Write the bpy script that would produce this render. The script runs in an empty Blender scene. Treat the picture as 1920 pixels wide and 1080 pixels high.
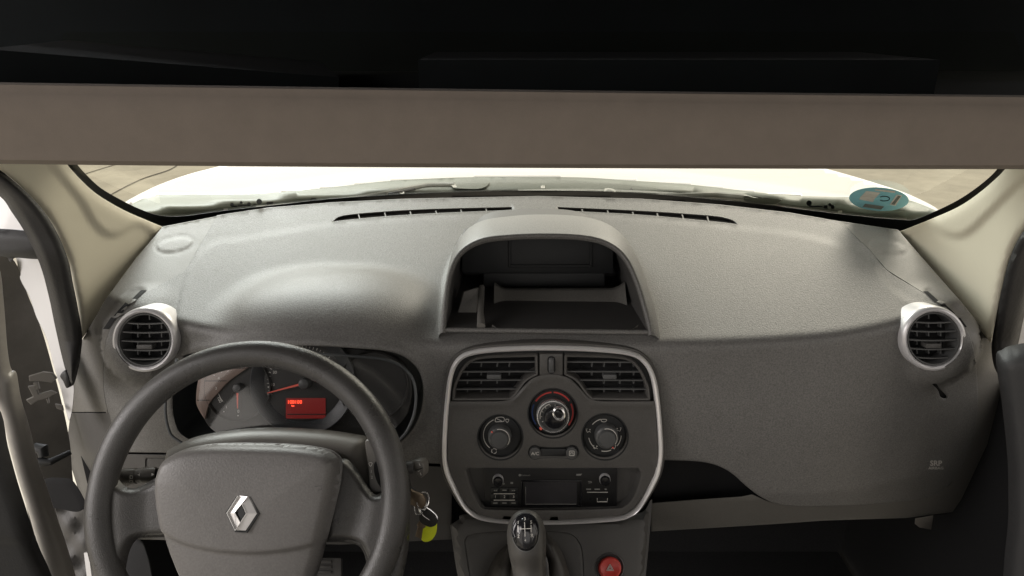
import bpy, bmesh, math, random
import numpy as np
from mathutils import Vector, Matrix
from mathutils.geometry import delaunay_2d_cdt
random.seed(7)
rad = math.radians
SC = bpy.context.scene
COL = SC.collection

# ------------------------------------------------------------------ camera
EYE = np.array([0.0, 0.0, 1.60])
FOC = 1387.0
P = rad(20)
RT = np.array([1.0, 0, 0]); UPV = np.array([0, math.sin(P), math.cos(P)]); FW = np.array([0, math.cos(P), -math.sin(P)])
cd = bpy.data.cameras.new('camera'); cam = bpy.data.objects.new('camera', cd); COL.objects.link(cam)
cd.sensor_width = 36; cd.lens = FOC / 1920 * 36; cd.clip_start = 0.02; cd.clip_end = 200
cam.location = EYE; cam.rotation_euler = (rad(90) - P, 0, 0)
SC.camera = cam

def ray(px, py):
    return RT * ((px - 960) / FOC) + UPV * ((540 - py) / FOC) + FW
def W(px, py, t):
    return EYE + ray(px, py) * t
def rays(px, py):
    px = np.asarray(px, float); py = np.asarray(py, float)
    return ((px - 960) / FOC)[:, None] * RT + ((540 - py) / FOC)[:, None] * UPV + FW

# ------------------------------------------------------------------ 2D outline helpers
def cr(pts, n=6, closed=True):
    """smooth curve through points; a doubled point makes a corner"""
    out = []; m = len(pts)
    rng = range(m if closed else m - 1)
    for i in rng:
        if closed: p0, p1, p2, p3 = pts[(i-1) % m], pts[i], pts[(i+1) % m], pts[(i+2) % m]
        else: p0, p1, p2, p3 = pts[max(i-1, 0)], pts[i], pts[i+1], pts[min(i+2, m-1)]
        if p1 == p2: continue
        for k in range(n):
            t = k / n
            out.append(tuple(0.5 * ((2*p1[j]) + (-p0[j]+p2[j])*t + (2*p0[j]-5*p1[j]+4*p2[j]-p3[j])*t*t + (-p0[j]+3*p1[j]-3*p2[j]+p3[j])*t**3) for j in range(len(p1))))
    if not closed: out.append(tuple(pts[-1]))
    return out
def dens(pts, step=8, closed=True):
    out = []; m = len(pts)
    for i in range(m if closed else m - 1):
        a, b = pts[i], pts[(i+1) % m]
        L = math.hypot(b[0]-a[0], b[1]-a[1]); k = max(1, int(round(L / step)))
        for j in range(k): out.append((a[0]+(b[0]-a[0])*j/k, a[1]+(b[1]-a[1])*j/k))
    if not closed: out.append(tuple(pts[-1]))
    return out
def resamp(pts, n):
    m = len(pts); d = [0]
    for i in range(m):
        a, b = pts[i], pts[(i+1) % m]; d.append(d[-1] + math.hypot(b[0]-a[0], b[1]-a[1]))
    out = []; j = 0
    for k in range(n):
        s = d[-1] * k / n
        while d[j+1] < s: j += 1
        u = (s - d[j]) / max(d[j+1]-d[j], 1e-9); a, b = pts[j], pts[(j+1) % m]
        out.append((a[0]+(b[0]-a[0])*u, a[1]+(b[1]-a[1])*u))
    return out
def area(p):
    return 0.5 * sum(p[i][0]*p[(i+1) % len(p)][1] - p[(i+1) % len(p)][0]*p[i][1] for i in range(len(p)))
def normals2(p):
    s = 1 if area(p) > 0 else -1; m = len(p); out = []
    for i in range(m):
        a, b, c = p[(i-1) % m], p[i], p[(i+1) % m]
        e1 = (b[0]-a[0], b[1]-a[1]); e2 = (c[0]-b[0], c[1]-b[1])
        l1 = math.hypot(*e1) or 1e-9; l2 = math.hypot(*e2) or 1e-9
        n = (e1[1]/l1 + e2[1]/l2, -e1[0]/l1 - e2[0]/l2); L = math.hypot(*n) or 1e-9
        dot = max(0.5, L / 2)
        out.append((s*n[0]/L/dot, s*n[1]/L/dot))
    return out
def off(p, d):
    return [(a[0]+n[0]*d, a[1]+n[1]*d) for a, n in zip(p, normals2(p))]
def circ(cx, cy, r, n=48, ry=None, rot=0):
    ry = ry or r; out = []
    for i in range(n):
        a = 2*math.pi*i/n; x, y = r*math.cos(a), ry*math.sin(a)
        out.append((cx + x*math.cos(rot) - y*math.sin(rot), cy + x*math.sin(rot) + y*math.cos(rot)))
    return out
def rect(x0, y0, x1, y1, r=0, n=5):
    if r <= 0: return [(x0, y0), (x1, y0), (x1, y1), (x0, y1)]
    out = []
    for cx, cy, a0 in ((x1-r, y0+r, -90), (x1-r, y1-r, 0), (x0+r, y1-r, 90), (x0+r, y0+r, 180)):
        for k in range(n+1):
            a = rad(a0 + 90*k/n); out.append((cx+r*math.cos(a), cy+r*math.sin(a)))
    return out
def sdf(px, py, poly):
    """signed distance (inside positive) to a closed outline"""
    px = np.asarray(px, float); py = np.asarray(py, float)
    d = np.full(px.shape, 1e18); ins = np.zeros(px.shape, bool); m = len(poly)
    for i in range(m):
        ax, ay = poly[i]; bx, by = poly[(i+1) % m]
        ex, ey = bx-ax, by-ay; L = ex*ex + ey*ey
        if L < 1e-12: continue
        u = np.clip(((px-ax)*ex + (py-ay)*ey)/L, 0, 1)
        d = np.minimum(d, (px-ax-u*ex)**2 + (py-ay-u*ey)**2)
        c = ((ay > py) != (by > py))
        if by != ay: ins ^= c & (px < (bx-ax)*(py-ay)/(by-ay) + ax)
    d = np.sqrt(d)
    return np.where(ins, d, -d)
def sst(x, a, b):
    u = np.clip((x-a)/(b-a), 0, 1); return u*u*(3-2*u)
def pillow(s, w):
    u = 1 - np.clip(s/w, 0, 1); return np.sqrt(np.clip(1-u*u, 0, 1))

# ------------------------------------------------------------------ surfaces measured from the photograph
class PL:
    """a flat board standing at a known distance: normal elevation and yaw in degrees"""
    def __init__(s, px, py, t, elev=20, yaw=0):
        s.o = W(px, py, t); e, y = rad(elev), rad(yaw)
        s.n = np.array([math.sin(y)*math.cos(e), -math.cos(y)*math.cos(e), math.sin(e)])
    def pts(s, px, py, h=0.0):
        r = rays(px, py); t = ((s.o - EYE) @ s.n) / (r @ s.n)
        return EYE + r*t[:, None] + s.n[None]*np.broadcast_to(h, t.shape)[:, None]
class DF:
    """a curved skin given by a depth function"""
    def __init__(s, f): s.f = f
    def pts(s, px, py, h=0.0):
        px = np.asarray(px, float); py = np.asarray(py, float)
        return EYE + rays(px, py)*(s.f(px, py) - h)[:, None]
def smax(a, b, k): 
    h = np.clip(0.5+0.5*(a-b)/k, 0, 1); return b*(1-h)+a*h + k*h*(1-h)
def smin(a, b, k): return -smax(-a, -b, k)
def ell(x, y, z, c, r, p=2.0):
    q = (np.abs((x-c[0])/r[0])**p + np.abs((y-c[1])/r[1])**p + np.abs((z-c[2])/r[2])**p)**(1/p)
    return (q-1)*min(r)
VL = ray(276, 636)*1.085; VR = ray(1748, 634)*1.085
def dashd(x, y, z):
    X = x-.035; aX = np.abs(X)
    zt = -.312 - .267*(1.37-y) + .10*X*X
    yf = .94 + .9*np.clip(aX-.38, 0, 9)**2 + .22*np.clip(-.665-z, 0, 9) - .018*np.exp(-((X-.36)/.2)**2-((z+.56)/.12)**2)
    d = smax(z-zt, (yf-y)*.97, .012)
    d = smin(d, ell(x, y, z, (-.272, 1.035, -.465), (.19, .14, .105), 2.3), .014)
    for v in (VL, VR):
        d = smin(d, ell(x, y, z, (v[0], v[1]+.01, v[2]-.004), (.062, .075, .065)), .020)
    return d
def ddepth(px, py):
    r = rays(px, py); ts = np.linspace(.7, 1.9, 80)
    lo = np.full(len(r), 1.88); hi = np.full(len(r), 1.9); done = np.zeros(len(r), bool); prev = None
    for a, b in zip(ts[:-1], ts[1:]):
        q = r*b; g = dashd(q[:, 0], q[:, 1], q[:, 2]) < 0
        new = g & ~done; lo[new] = a; hi[new] = b; done |= g
    for _ in range(16):
        m = (lo+hi)/2; q = r*m[:, None]; g = dashd(q[:, 0], q[:, 1], q[:, 2]) < 0
        hi = np.where(g, m, hi); lo = np.where(g, lo, m)
    return (lo+hi)/2
SKIN = DF(ddepth)

# ------------------------------------------------------------------ mesh builder
class MB:
    def __init__(s): s.v = []; s.f = []
    def add(s, vs, fs):
        b = len(s.v); s.v += [tuple(map(float, p)) for p in vs]; s.f += [tuple(i+b for i in f) for f in fs]; return s
    def loft(s, surf, rings, cap=True, cap0=False):
        n = len(rings[0][0]); vs = []; fs = []
        for poly, h in rings:
            vs += list(surf.pts([q[0] for q in poly], [q[1] for q in poly], h))
        for k in range(len(rings)-1):
            for i in range(n):
                j = (i+1) % n; fs.append((k*n+i, k*n+j, (k+1)*n+j, (k+1)*n+i))
        if cap: fs.append(tuple((len(rings)-1)*n+i for i in range(n)))
        if cap0: fs.append(tuple(reversed(range(n))))
        return s.add(vs, fs)
    def prism(s, surf, poly, h0, h1, b=0, bh=None):
        bh = bh if bh is not None else abs(b)*.0007
        if b == 0: return s.loft(surf, [(poly, h0), (poly, h1)], True, True)
        return s.loft(surf, [(poly, h0), (poly, h1-bh), (off(poly, -b*.3), h1-bh*.35), (off(poly, -b), h1)], True, True)
    def frame(s, surf, outer, w, h0, h1, b=1.0, bh=.001, h2=None):
        h2 = h1 if h2 is None else h2
        inner = off(outer, -w)
        return s.loft(surf, [(outer, h0), (outer, h1-bh), (off(outer, -b), h1), (off(inner, b), h2), (inner, h2-bh), (inner, h0)], False)
    def lathe(s, surf, cx, cy, prof, n=48, cap=True):
        return s.loft(surf, [(circ(cx, cy, max(r, .01), n), h) for r, h in prof], cap)
    def sheet(s, surf, outer, holes=(), step=8, h=None, edge=(1.5, .0025), skirt=.02):
        ob = dens(outer, step*.8); hs = [dens(q, min(step, 6)*.8) for q in holes]
        loops = []; pts = []
        for L in [ob]+hs:
            loops.append(list(range(len(pts), len(pts)+len(L)))); pts += L
        xs = np.arange(min(p[0] for p in ob), max(p[0] for p in ob), step)
        ys = np.arange(min(p[1] for p in ob), max(p[1] for p in ob), step)
        gx, gy = np.meshgrid(xs, ys); gx = gx.ravel().copy(); gy = gy.ravel(); gx += ((np.round((gy-ys[0])/step).astype(int)) % 2)*step*.5
        ok = sdf(gx, gy, ob) > step*.45
        for q in hs: ok &= sdf(gx, gy, q) < -step*.45
        allp = [Vector(p) for p in pts] + [Vector((a, b)) for a, b in zip(gx[ok], gy[ok])]
        edges = [(L[i], L[(i+1) % len(L)]) for L in loops for i in range(len(L))]
        vo, eo, fo, ov, _, _ = delaunay_2d_cdt(allp, edges, [], 0, 1e-6)
        X = np.array([p.x for p in vo]); Y = np.array([p.y for p in vo])
        cx = np.array([(X[list(f)]).mean() for f in fo]); cy = np.array([(Y[list(f)]).mean() for f in fo])
        keep = sdf(cx, cy, ob) > 0
        for q in hs: keep &= sdf(cx, cy, q) < 0
        hh = h(X, Y) if h else 0.0
        vs = list(surf.pts(X, Y, hh)); fs = [tuple(f) for f, k in zip(fo, keep) if k]
        mp = {}
        for i, src in enumerate(ov):
            for q in src: mp[q] = i
        if skirt:
            for L, sg in zip(loops, [1]+[-1]*len(hs)):
                poly = [pts[i] for i in L]; nn = normals2(poly)
                prev = [mp[i] for i in L]
                px0 = np.array([p[0] for p in poly]); py0 = np.array([p[1] for p in poly])
                hb = h(px0, py0) if h else np.zeros(len(poly))
                rr = rays(px0, py0); base = surf.pts(px0, py0, hb)
                nx = np.array([n[0] for n in nn])*sg; ny = np.array([n[1] for n in nn])*sg
                tt = ((base-EYE) @ FW)
                for q, dz in ((.45, .2), (.85, .6), (1.0, 1.0), (1.0, None)):
                    o = edge[0]*q; dd = edge[1]*dz if dz is not None else skirt
                    nr = rays(px0+nx*o, py0+ny*o)
                    ring = EYE + nr*(tt+dd)[:, None]
                    b = len(vs); vs += list(ring)
                    n = len(poly)
                    for i in range(n):
                        j = (i+1) % n; fs.append((prev[i], prev[j], b+j, b+i))
                    prev = [b+i for i in range(n)]
        return s.add(vs, fs)
    def tube(s, pts, r, n=12, caps=True, flat=1.0):
        pts = [Vector(p) for p in pts]; m = len(pts); rs = r if isinstance(r, (list, tuple)) else [r]*m
        vs = []; fs = []; last = None
        for i, p in enumerate(pts):
            d = (pts[min(i+1, m-1)] - pts[max(i-1, 0)]).normalized()
            if last is None:
                u = d.cross(Vector((0, 0, 1)));
                if u.length < .1: u = d.cross(Vector((0, 1, 0)))
            else: u = last - d*last.dot(d)
            u.normalize(); last = u; w = d.cross(u)
            for k in range(n):
                a = 2*math.pi*k/n; vs.append(p + (u*math.cos(a) + w*math.sin(a)*flat)*rs[i])
        for i in range(m-1):
            for k in range(n):
                l = (k+1) % n; fs.append((i*n+k, i*n+l, (i+1)*n+l, (i+1)*n+k))
        if caps: fs.append(tuple(reversed(range(n)))); fs.append(tuple((m-1)*n+k for k in range(n)))
        return s.add(vs, fs)
    def line(s, surf, pts, w, h0=0.0, h1=.0006, closed=False):
        """a printed or moulded line of width w pixels following pts"""
        m = len(pts); vs = []; L = []; R = []
        for i in range(m):
            a = pts[(i-1) % m] if closed or i else pts[0]; b = pts[(i+1) % m] if closed or i < m-1 else pts[-1]
            dx, dy = b[0]-a[0], b[1]-a[1]; l = math.hypot(dx, dy) or 1e-9
            L.append((pts[i][0]-dy/l*w/2, pts[i][1]+dx/l*w/2)); R.append((pts[i][0]+dy/l*w/2, pts[i][1]-dx/l*w/2))
        f = lambda q, h: list(surf.pts([p[0] for p in q], [p[1] for p in q], h))
        vs = f(L, h0)+f(L, h1)+f(R, h1)+f(R, h0); fs = []
        for i in range(m if closed else m-1):
            j = (i+1) % m
            for k in range(3): fs.append((k*m+i, k*m+j, (k+1)*m+j, (k+1)*m+i))
        return s.add(vs, fs)
    def box(s, c, sx, sy, sz, rx=0, ry=0, rz=0):
        M = Matrix.Rotation(rz, 3, 'Z') @ Matrix.Rotation(ry, 3, 'Y') @ Matrix.Rotation(rx, 3, 'X')
        vs = [Vector(c) + M @ Vector((a*sx/2, b*sy/2, d*sz/2)) for a in (-1, 1) for b in (-1, 1) for d in (-1, 1)]
        return s.add(vs, [(0, 1, 3, 2), (4, 6, 7, 5), (0, 4, 5, 1), (2, 3, 7, 6), (0, 2, 6, 4), (1, 5, 7, 3)])
    def text(s, surf, body, px, py, size, h=.0008, rot=0, sx=1.0, bold=0.0):
        c = bpy.data.curves.new('writing', 'FONT'); c.body = body; c.size = size; c.align_x = 'CENTER'; c.align_y = 'CENTER'
        c.offset = bold; c.resolution_u = 3
        o = bpy.data.objects.new('writing', c); COL.objects.link(o); dg = bpy.context.evaluated_depsgraph_get()
        me = bpy.data.meshes.new_from_object(o.evaluated_get(dg)); ca, sa = math.cos(rot), math.sin(rot)
        X = []; Y = []
        for v in me.vertices:
            a, b = v.co.x*sx, -v.co.y; X.append(px + a*ca - b*sa); Y.append(py + a*sa + b*ca)
        if X: s.add(list(surf.pts(X, Y, h)), [tuple(p.vertices) for p in me.polygons])
        bpy.data.objects.remove(o); bpy.data.meshes.remove(me); bpy.data.curves.remove(c); return s

# ------------------------------------------------------------------ materials
def mat(name, col, rough=.5, metal=0.0, spec=.5, bump=0.0, bscale=600, var=0.0, vscale=8, emit=None, es=1.0, speck=0.0, sscale=450, coat=0.0, rvar=0.0, col2=None, bdist=.001, detail=4):
    m = bpy.data.materials.new(name); m.use_nodes = True; nt = m.node_tree; N = nt.nodes; L = nt.links
    b = N['Principled BSDF']; c = (*col, 1)
    b.inputs['Base Color'].default_value = c; b.inputs['Roughness'].default_value = rough; b.inputs['Metallic'].default_value = metal
    b.inputs['Specular IOR Level'].default_value = spec; b.inputs['Coat Weight'].default_value = coat
    tc = N.new('ShaderNodeTexCoord')
    if var or rvar:
        n = N.new('ShaderNodeTexNoise'); n.inputs['Scale'].default_value = vscale; n.inputs['Detail'].default_value = 8; n.inputs['Roughness'].default_value = .65
        L.new(tc.outputs['Object'], n.inputs['Vector'])
        if var:
            mp = N.new('ShaderNodeMapRange'); L.new(n.outputs['Fac'], mp.inputs['Value'])
            mp.inputs['From Min'].default_value = .3; mp.inputs['From Max'].default_value = .7
            mx = N.new('ShaderNodeMix'); mx.data_type = 'RGBA'; L.new(mp.outputs['Result'], mx.inputs['Factor'])
            mx.inputs['A'].default_value = (*[x*(1-var) for x in col], 1)
            mx.inputs['B'].default_value = (*(col2 or [min(1, x*(1+var)) for x in col]), 1)
            res = mx.outputs['Result']
            if speck:
                n3 = N.new('ShaderNodeTexNoise'); n3.inputs['Scale'].default_value = sscale; n3.inputs['Detail'].default_value = 3
                L.new(tc.outputs['Object'], n3.inputs['Vector'])
                m3 = N.new('ShaderNodeMapRange'); L.new(n3.outputs['Fac'], m3.inputs['Value']); m3.inputs['From Min'].default_value = .32; m3.inputs['From Max'].default_value = .68
                m3.inputs['To Min'].default_value = 1-speck; m3.inputs['To Max'].default_value = 1+speck
                v3 = N.new('ShaderNodeVectorMath'); v3.operation = 'SCALE'; L.new(res, v3.inputs[0]); L.new(m3.outputs['Result'], v3.inputs['Scale']); res = v3.outputs[0]
            L.new(res, b.inputs['Base Color'])
        if rvar:
            mr = N.new('ShaderNodeMapRange'); L.new(n.outputs['Fac'], mr.inputs['Value'])
            mr.inputs['From Min'].default_value = .3; mr.inputs['From Max'].default_value = .7
            mr.inputs['To Min'].default_value = rough-rvar; mr.inputs['To Max'].default_value = rough+rvar
            L.new(mr.outputs['Result'], b.inputs['Roughness'])
    if bump:
        n2 = N.new('ShaderNodeTexNoise'); n2.inputs['Scale'].default_value = bscale; n2.inputs['Detail'].default_value = detail
        L.new(tc.outputs['Object'], n2.inputs['Vector'])
        bp = N.new('ShaderNodeBump'); bp.inputs['Strength'].default_value = bump; bp.inputs['Distance'].default_value = bdist
        L.new(n2.outputs['Fac'], bp.inputs['Height']); L.new(bp.outputs['Normal'], b.inputs['Normal'])
    if emit: b.inputs['Emission Color'].default_value = (*emit, 1); b.inputs['Emission Strength'].default_value = es
    return m
def glassmat(name, tint, refl=.08, rough=.02):
    m = bpy.data.materials.new(name); m.use_nodes = True; nt = m.node_tree; N = nt.nodes; L = nt.links
    N.remove(N['Principled BSDF']); out = N['Material Output']
    t = N.new('ShaderNodeBsdfTransparent'); t.inputs['Color'].default_value = (*tint, 1)
    g = N.new('ShaderNodeBsdfGlossy'); g.inputs['Roughness'].default_value = rough
    lw = N.new('ShaderNodeLayerWeight'); lw.inputs['Blend'].default_value = .12
    mu = N.new('ShaderNodeMath'); mu.operation = 'MULTIPLY_ADD'; mu.inputs[1].default_value = .5; mu.inputs[2].default_value = refl*.4
    L.new(lw.outputs['Fresnel'], mu.inputs[0])
    mx = N.new('ShaderNodeMixShader'); L.new(mu.outputs[0], mx.inputs[0]); L.new(t.outputs[0], mx.inputs[1]); L.new(g.outputs[0], mx.inputs[2])
    L.new(mx.outputs[0], out.inputs['Surface']); return m
M = dict(
    dash=mat('grained grey plastic', (.150, .146, .139), .48, speck=.26, sscale=520, bump=.55, bscale=520, var=.06, vscale=9, rvar=.025, spec=.55, bdist=.0010, detail=5),
    endp=mat('smooth grey plastic', (.165, .158, .145), .45, speck=.10, bump=.25, bscale=700, var=.05, vscale=10, rvar=.04),
    face=mat('centre fascia plastic', (.082, .078, .073), .5, speck=.08, bump=.2, bscale=900, var=.06, vscale=30),
    low=mat('lower dashboard plastic', (.076, .073, .070), .55, bump=.3, bscale=600, var=.08, vscale=12),
    dark=mat('black plastic', (.014, .015, .016), .5, bump=.15, bscale=900, var=.1, vscale=30),
    vdark=mat('matt black', (.006, .006, .007), .85),
    slat=mat('vent slat plastic', (.085, .086, .086), .40),
    scr=mat('grey radio screen', (.035, .034, .038), .3, var=.2, vscale=30),
    radiof=mat('radio black plastic', (.007, .007, .008), .4),
    gloss=mat('gloss black', (.012, .012, .014), .14, var=.1, vscale=20),
    chrome=mat('satin metal trim', (.86, .84, .83), .28, metal=.35),
    vring=mat('silver painted ring', (.74, .73, .74), .34, metal=.35, var=.03, vscale=40),
    bright=mat('polished chrome', (.85, .84, .83), .20, metal=.75),
    wheel=mat('moulded steering wheel foam', (.052, .050, .048), .31, speck=.18, sscale=700, bump=.5, bscale=900, var=.12, vscale=18, rvar=.08, bdist=.0009),
    pad=mat('airbag cover plastic', (.138, .132, .127), .43, speck=.10, bump=.35, bscale=520, var=.06, vscale=12, rvar=.05),
    shroud=mat('steering column plastic', (.12, .112, .10), .42, bump=.2, bscale=700, var=.05),
    cream=mat('cream pillar trim', (.78, .73, .58), .6, bump=.08, bscale=500, var=.03, vscale=5),
    lining=mat('brown grey headlining', (.225, .190, .160), .9, bump=.12, bscale=900, var=.06, vscale=40),
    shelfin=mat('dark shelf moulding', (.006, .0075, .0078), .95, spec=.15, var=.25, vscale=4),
    seal=mat('black rubber seal', (.028, .027, .027), .5, bump=.5, bscale=260, var=.15, vscale=60, bdist=.0008),
    white=mat('white body paint', (.76, .75, .74), .22, coat=.4, var=.01, vscale=3),
    frit=mat('black ceramic band', (.006, .007, .007), .3),
    cowl=mat('grey scuttle plastic', (.19, .205, .17), .5, var=.12, vscale=14, bump=.2, bscale=200),
    wip=mat('grey wiper metal', (.34, .345, .31), .4, var=.15, vscale=30),
    concrete=mat('concrete slab floor', (.42, .39, .32), .8, var=.20, vscale=2.2, bump=.3, bscale=30),
    joint=mat('dark slab joint', (.10, .09, .075), .9, var=.3, vscale=9),
    print_=mat('white printed marks', (.62, .60, .56), .6),
    dim=mat('dim grey printed marks', (.22, .22, .21), .6),
    red=mat('red printed marks', (.55, .05, .045), .5), blue=mat('blue printed marks', (.02, .06, .22), .5),
    needle=mat('orange red needle', (.75, .14, .10), .45, emit=(.8, .10, .06), es=.10),
    lcd=mat('red backlit display', (.16, .02, .02), .3, emit=(.50, .035, .03), es=.17),
    lcdt=mat('bright red display digits', (.9, .1, .05), .4, emit=(1, .07, .03), es=2.6),
    hazard=mat('red button plastic', (.58, .055, .045), .38, var=.05, vscale=60),
    dial=mat('dial face grey', (.022, .021, .020), .5, var=.08, vscale=30),
    bezel=mat('cluster surround plastic', (.085, .092, .095), .42, speck=.1, var=.05, bump=.2, bscale=800),
    dialr=mat('instrument bezel', (.035, .038, .042), .35),
    tan=mat('tan painted reflection', (.21, .15, .125), .55, var=.08, vscale=30),  # tone of the lens reflection painted into the cluster
    yellow=mat('yellow plastic tag', (.70, .78, .02), .4, emit=None, var=.05, vscale=90),
    leather=mat('black leather fob', (.014, .013, .012), .6, bump=.4, bscale=500),
    bronze=mat('worn key metal', (.20, .155, .11), .4, metal=.7, var=.2, vscale=200),
    carpet=mat('dark carpet', (.013, .013, .014), .95, bump=1, bscale=300, var=.4, vscale=200),
    sticker=mat('pale blue sticker', (.30, .66, .74), .5, var=.04, vscale=60),
    stw=mat('white sticker paper', (.75, .73, .66), .6, var=.06, vscale=100), stg=mat('grey sticker print', (.20, .22, .20), .6, var=.2, vscale=300),
    boot=mat('black gaiter vinyl', (.045, .041, .036), .5, bump=.5, bscale=250, var=.15, vscale=20),
    gear=mat('gear knob plastic', (.052, .049, .045), .42, bump=.2, bscale=700, var=.06, vscale=40),
    doorp=mat('door trim plastic', (.040, .040, .041), .55, bump=.3, bscale=500, var=.1, vscale=9),
    doorf=mat('door frame paint', (.34, .32, .29), .35, var=.1, vscale=8),
    tint=mat('dark grey tinted window', (.085, .08, .073), .25, var=.35, vscale=7),
    glass=glassmat('windscreen glass', (.95, .95, .86)), lens=glassmat('instrument lens', (.86, .86, .86), .22, .08),
    body=mat('grey body lining', (.25, .24, .23), .8, var=.05),
)

# ------------------------------------------------------------------ scene tree
def obj(name, mb, m, parent=None, label=None, angle=38, root=None):
    me = bpy.data.meshes.new(name); o_ = np.zeros(3)
    top = parent
    while top is not None and top.parent is not None: top = top.parent
    if top is not None: o_ = np.array(top.location)
    me.from_pydata([tuple(np.array(v)-o_) for v in mb.v], [], mb.f)
    bm = bmesh.new(); bm.from_mesh(me); bmesh.ops.recalc_face_normals(bm, faces=bm.faces[:]); bm.to_mesh(me); bm.free()
    for p in me.polygons: p.use_smooth = True
    try: me.set_sharp_from_angle(angle=rad(angle))
    except Exception: pass
    me.materials.append(M[m]); o = bpy.data.objects.new(name, me); COL.objects.link(o)
    if parent is not None: o.parent = parent
    if label: o['label'] = label
    return o
def thing(name, label, cat, loc, group=None):
    o = bpy.data.objects.new(name, None); COL.objects.link(o); o.location = tuple(map(float, loc)); o.empty_display_size = .05
    o['label'] = label; o['category'] = cat; o['kind'] = 'thing'
    if group: o['group'] = group
    return o
def top(o, label, cat, group=None):
    o['label'] = label; o['category'] = cat; o['kind'] = 'thing'
    if group: o['group'] = group
    return o

# ================================================================== DASHBOARD
dash = thing('dashboard', 'grained grey van dashboard with open storage pod, round vents and central control panel', 'dashboard', (.04, 1.0, .9))
POD = cr([(836, 613), (836, 613), (841, 560), (850, 510), (868, 476), (905, 455), (960, 448), (1030, 446), (1100, 450), (1142, 463), (1170, 488), (1190, 530), (1204, 575), (1215, 617), (1215, 617)], 6)
CLU = cr([(352, 663), (345, 676), (330, 705), (323, 750), (328, 792), (345, 818), (400, 838), (560, 846), (720, 838), (765, 816), (788, 778), (795, 735), (788, 698), (765, 672), (730, 658), (672, 652), (575, 647), (450, 650)], 6)
GR1 = cr([(622, 417), (622, 417), (632, 408), (650, 403), (700, 398), (800, 392), (960, 388), (960, 388), (962, 395), (962, 395), (800, 402), (700, 409)], 5)
GR2 = cr([(1045, 388), (1045, 388), (1200, 395), (1330, 404), (1362, 409), (1376, 414), (1384, 422), (1384, 422), (1330, 416), (1200, 404), (1045, 396), (1045, 396)], 5)
OUT = resamp(cr([(1037, 645), (1120, 648), (1180, 655), (1208, 670), (1226, 700), (1235, 750), (1241, 830), (1238, 870), (1228, 900), (1200, 946), (1180, 962), (1150, 970), (1049, 976), (957, 975), (910, 970), (888, 962), (866, 942), (842, 900), (832, 870), (830, 830), (835, 750), (843, 695), (860, 666), (890, 653), (950, 647)], 10), 160)
VLc, VRc = (272, 637), (1750, 635)
HV1 = circ(*VLc, 57, 56); HV2 = circ(*VRc, 57, 56)
lseam = [(408, 405), (392, 432), (372, 466), (348, 505), (305, 532), (262, 556), (226, 592), (204, 625), (196, 670), (196, 730), (204, 772), (214, 806)]
rseam = [(1578, 417), (1604, 446), (1630, 470), (1662, 508), (1710, 538), (1766, 572), (1806, 612), (1822, 645), (1830, 700), (1831, 765), (1824, 820), (1806, 868), (1778, 908), (1748, 928), (1712, 937), (1620, 945), (1520, 948), (1465, 945), (1430, 932), (1400, 910), (1370, 884), (1338, 869), (1300, 863), (1236, 861)]
main = dens([(408, 405), (500, 391), (620, 381), (760, 374), (1010, 369), (1200, 374), (1350, 385), (1480, 400), (1578, 417)], 30, False)[:-1] + cr(rseam, 4, False) + [(1190, 880), (900, 885), (840, 868), (600, 862), (340, 848), (212, 846)] + cr(lseam[::-1], 4, False)[:-1]
def skin_h(X, Y):
    h = np.zeros(len(X))
    lip = sdf(X, Y, POD)                              # raised lip round the pod mouth
    h += .004*np.exp(-((lip+7)/5.0)**2)
    h += .0025*np.exp(-((sdf(X, Y, CLU)+6)/6.0)**2)
    # faint step along the top pad from the windscreen strip to the upper face
    for poly in (STEP,):
        h += .0030*sst(sdf(X, Y, poly), -3, 3)
    return h
STEP = cr([(380, 470), (470, 445), (622, 421), (800, 408), (960, 401), (1045, 401), (1200, 410), (1384, 427), (1500, 440), (1580, 462), (1640, 500), (1700, 560), (1900, 640), (1900, 1000), (300, 1000), (330, 600)], 4)
KEY = cr([(1746, 720), (1756, 718), (1763, 728), (1776, 742), (1772, 748), (1762, 745), (1757, 732)], 4)
mb = MB().sheet(SKIN, main, [POD, CLU, GR1, GR2, HV1, HV2, KEY, off(OUT, -2)], 6, h=skin_h, edge=(1.6, .003), skirt=.03)
obj('top_pad', mb, 'dash', dash, angle=60)

# end panels
LE = [(306, 427), (404, 408)] + cr([(a-3, b+1) for a, b in lseam[:11]], 4, False)[1:] + [(200, 770), (133, 770), (139, 710), (152, 646), (200, 562), (255, 487)]
SPL = circ(328, 459, 36, 40, 14, rad(-10)); SPR = circ(1664, 463, 36, 40, 14, rad(10))
SL1 = cr([(178, 619), (185, 608), (207, 576), (237, 548), (259, 540), (274, 543), (262, 556), (237, 574), (218, 596), (200, 620), (192, 626), (182, 626)], 5)
mb = MB().sheet(SKIN, off(LE, 1.2), [], 4, edge=(1.2, .002), skirt=.012, h=lambda X, Y: .0012*sst(sdf(X, Y, SPL), -2, 3)-.0015*np.exp(-(sdf(X, Y, SPL)/2.5)**2)-.003*sst(sdf(X, Y, SL1), -1, 5))
ep = obj('end_panel', mb, 'endp', dash, label='left end panel with speaker cover and small slotted vent')
RE = [(1683, 434), (1740, 500), (1800, 568), (1858, 640), (1874, 720), (1885, 800), (1887, 870), (1872, 925), (1800, 955), (1700, 968), (1546, 973), (1444, 980), (1330, 987), (1224, 993), (1224, 946), (1300, 940), (1390, 934), (1410, 930), (1435, 941), (1465, 949), (1520, 952), (1620, 949), (1712, 941), (1748, 932), (1782, 911), (1810, 870), (1828, 822), (1835, 765), (1834, 700), (1826, 643), (1810, 610), (1769, 569), (1713, 535), (1665, 505), (1633, 467), (1607, 443), (1582, 418)]
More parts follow.
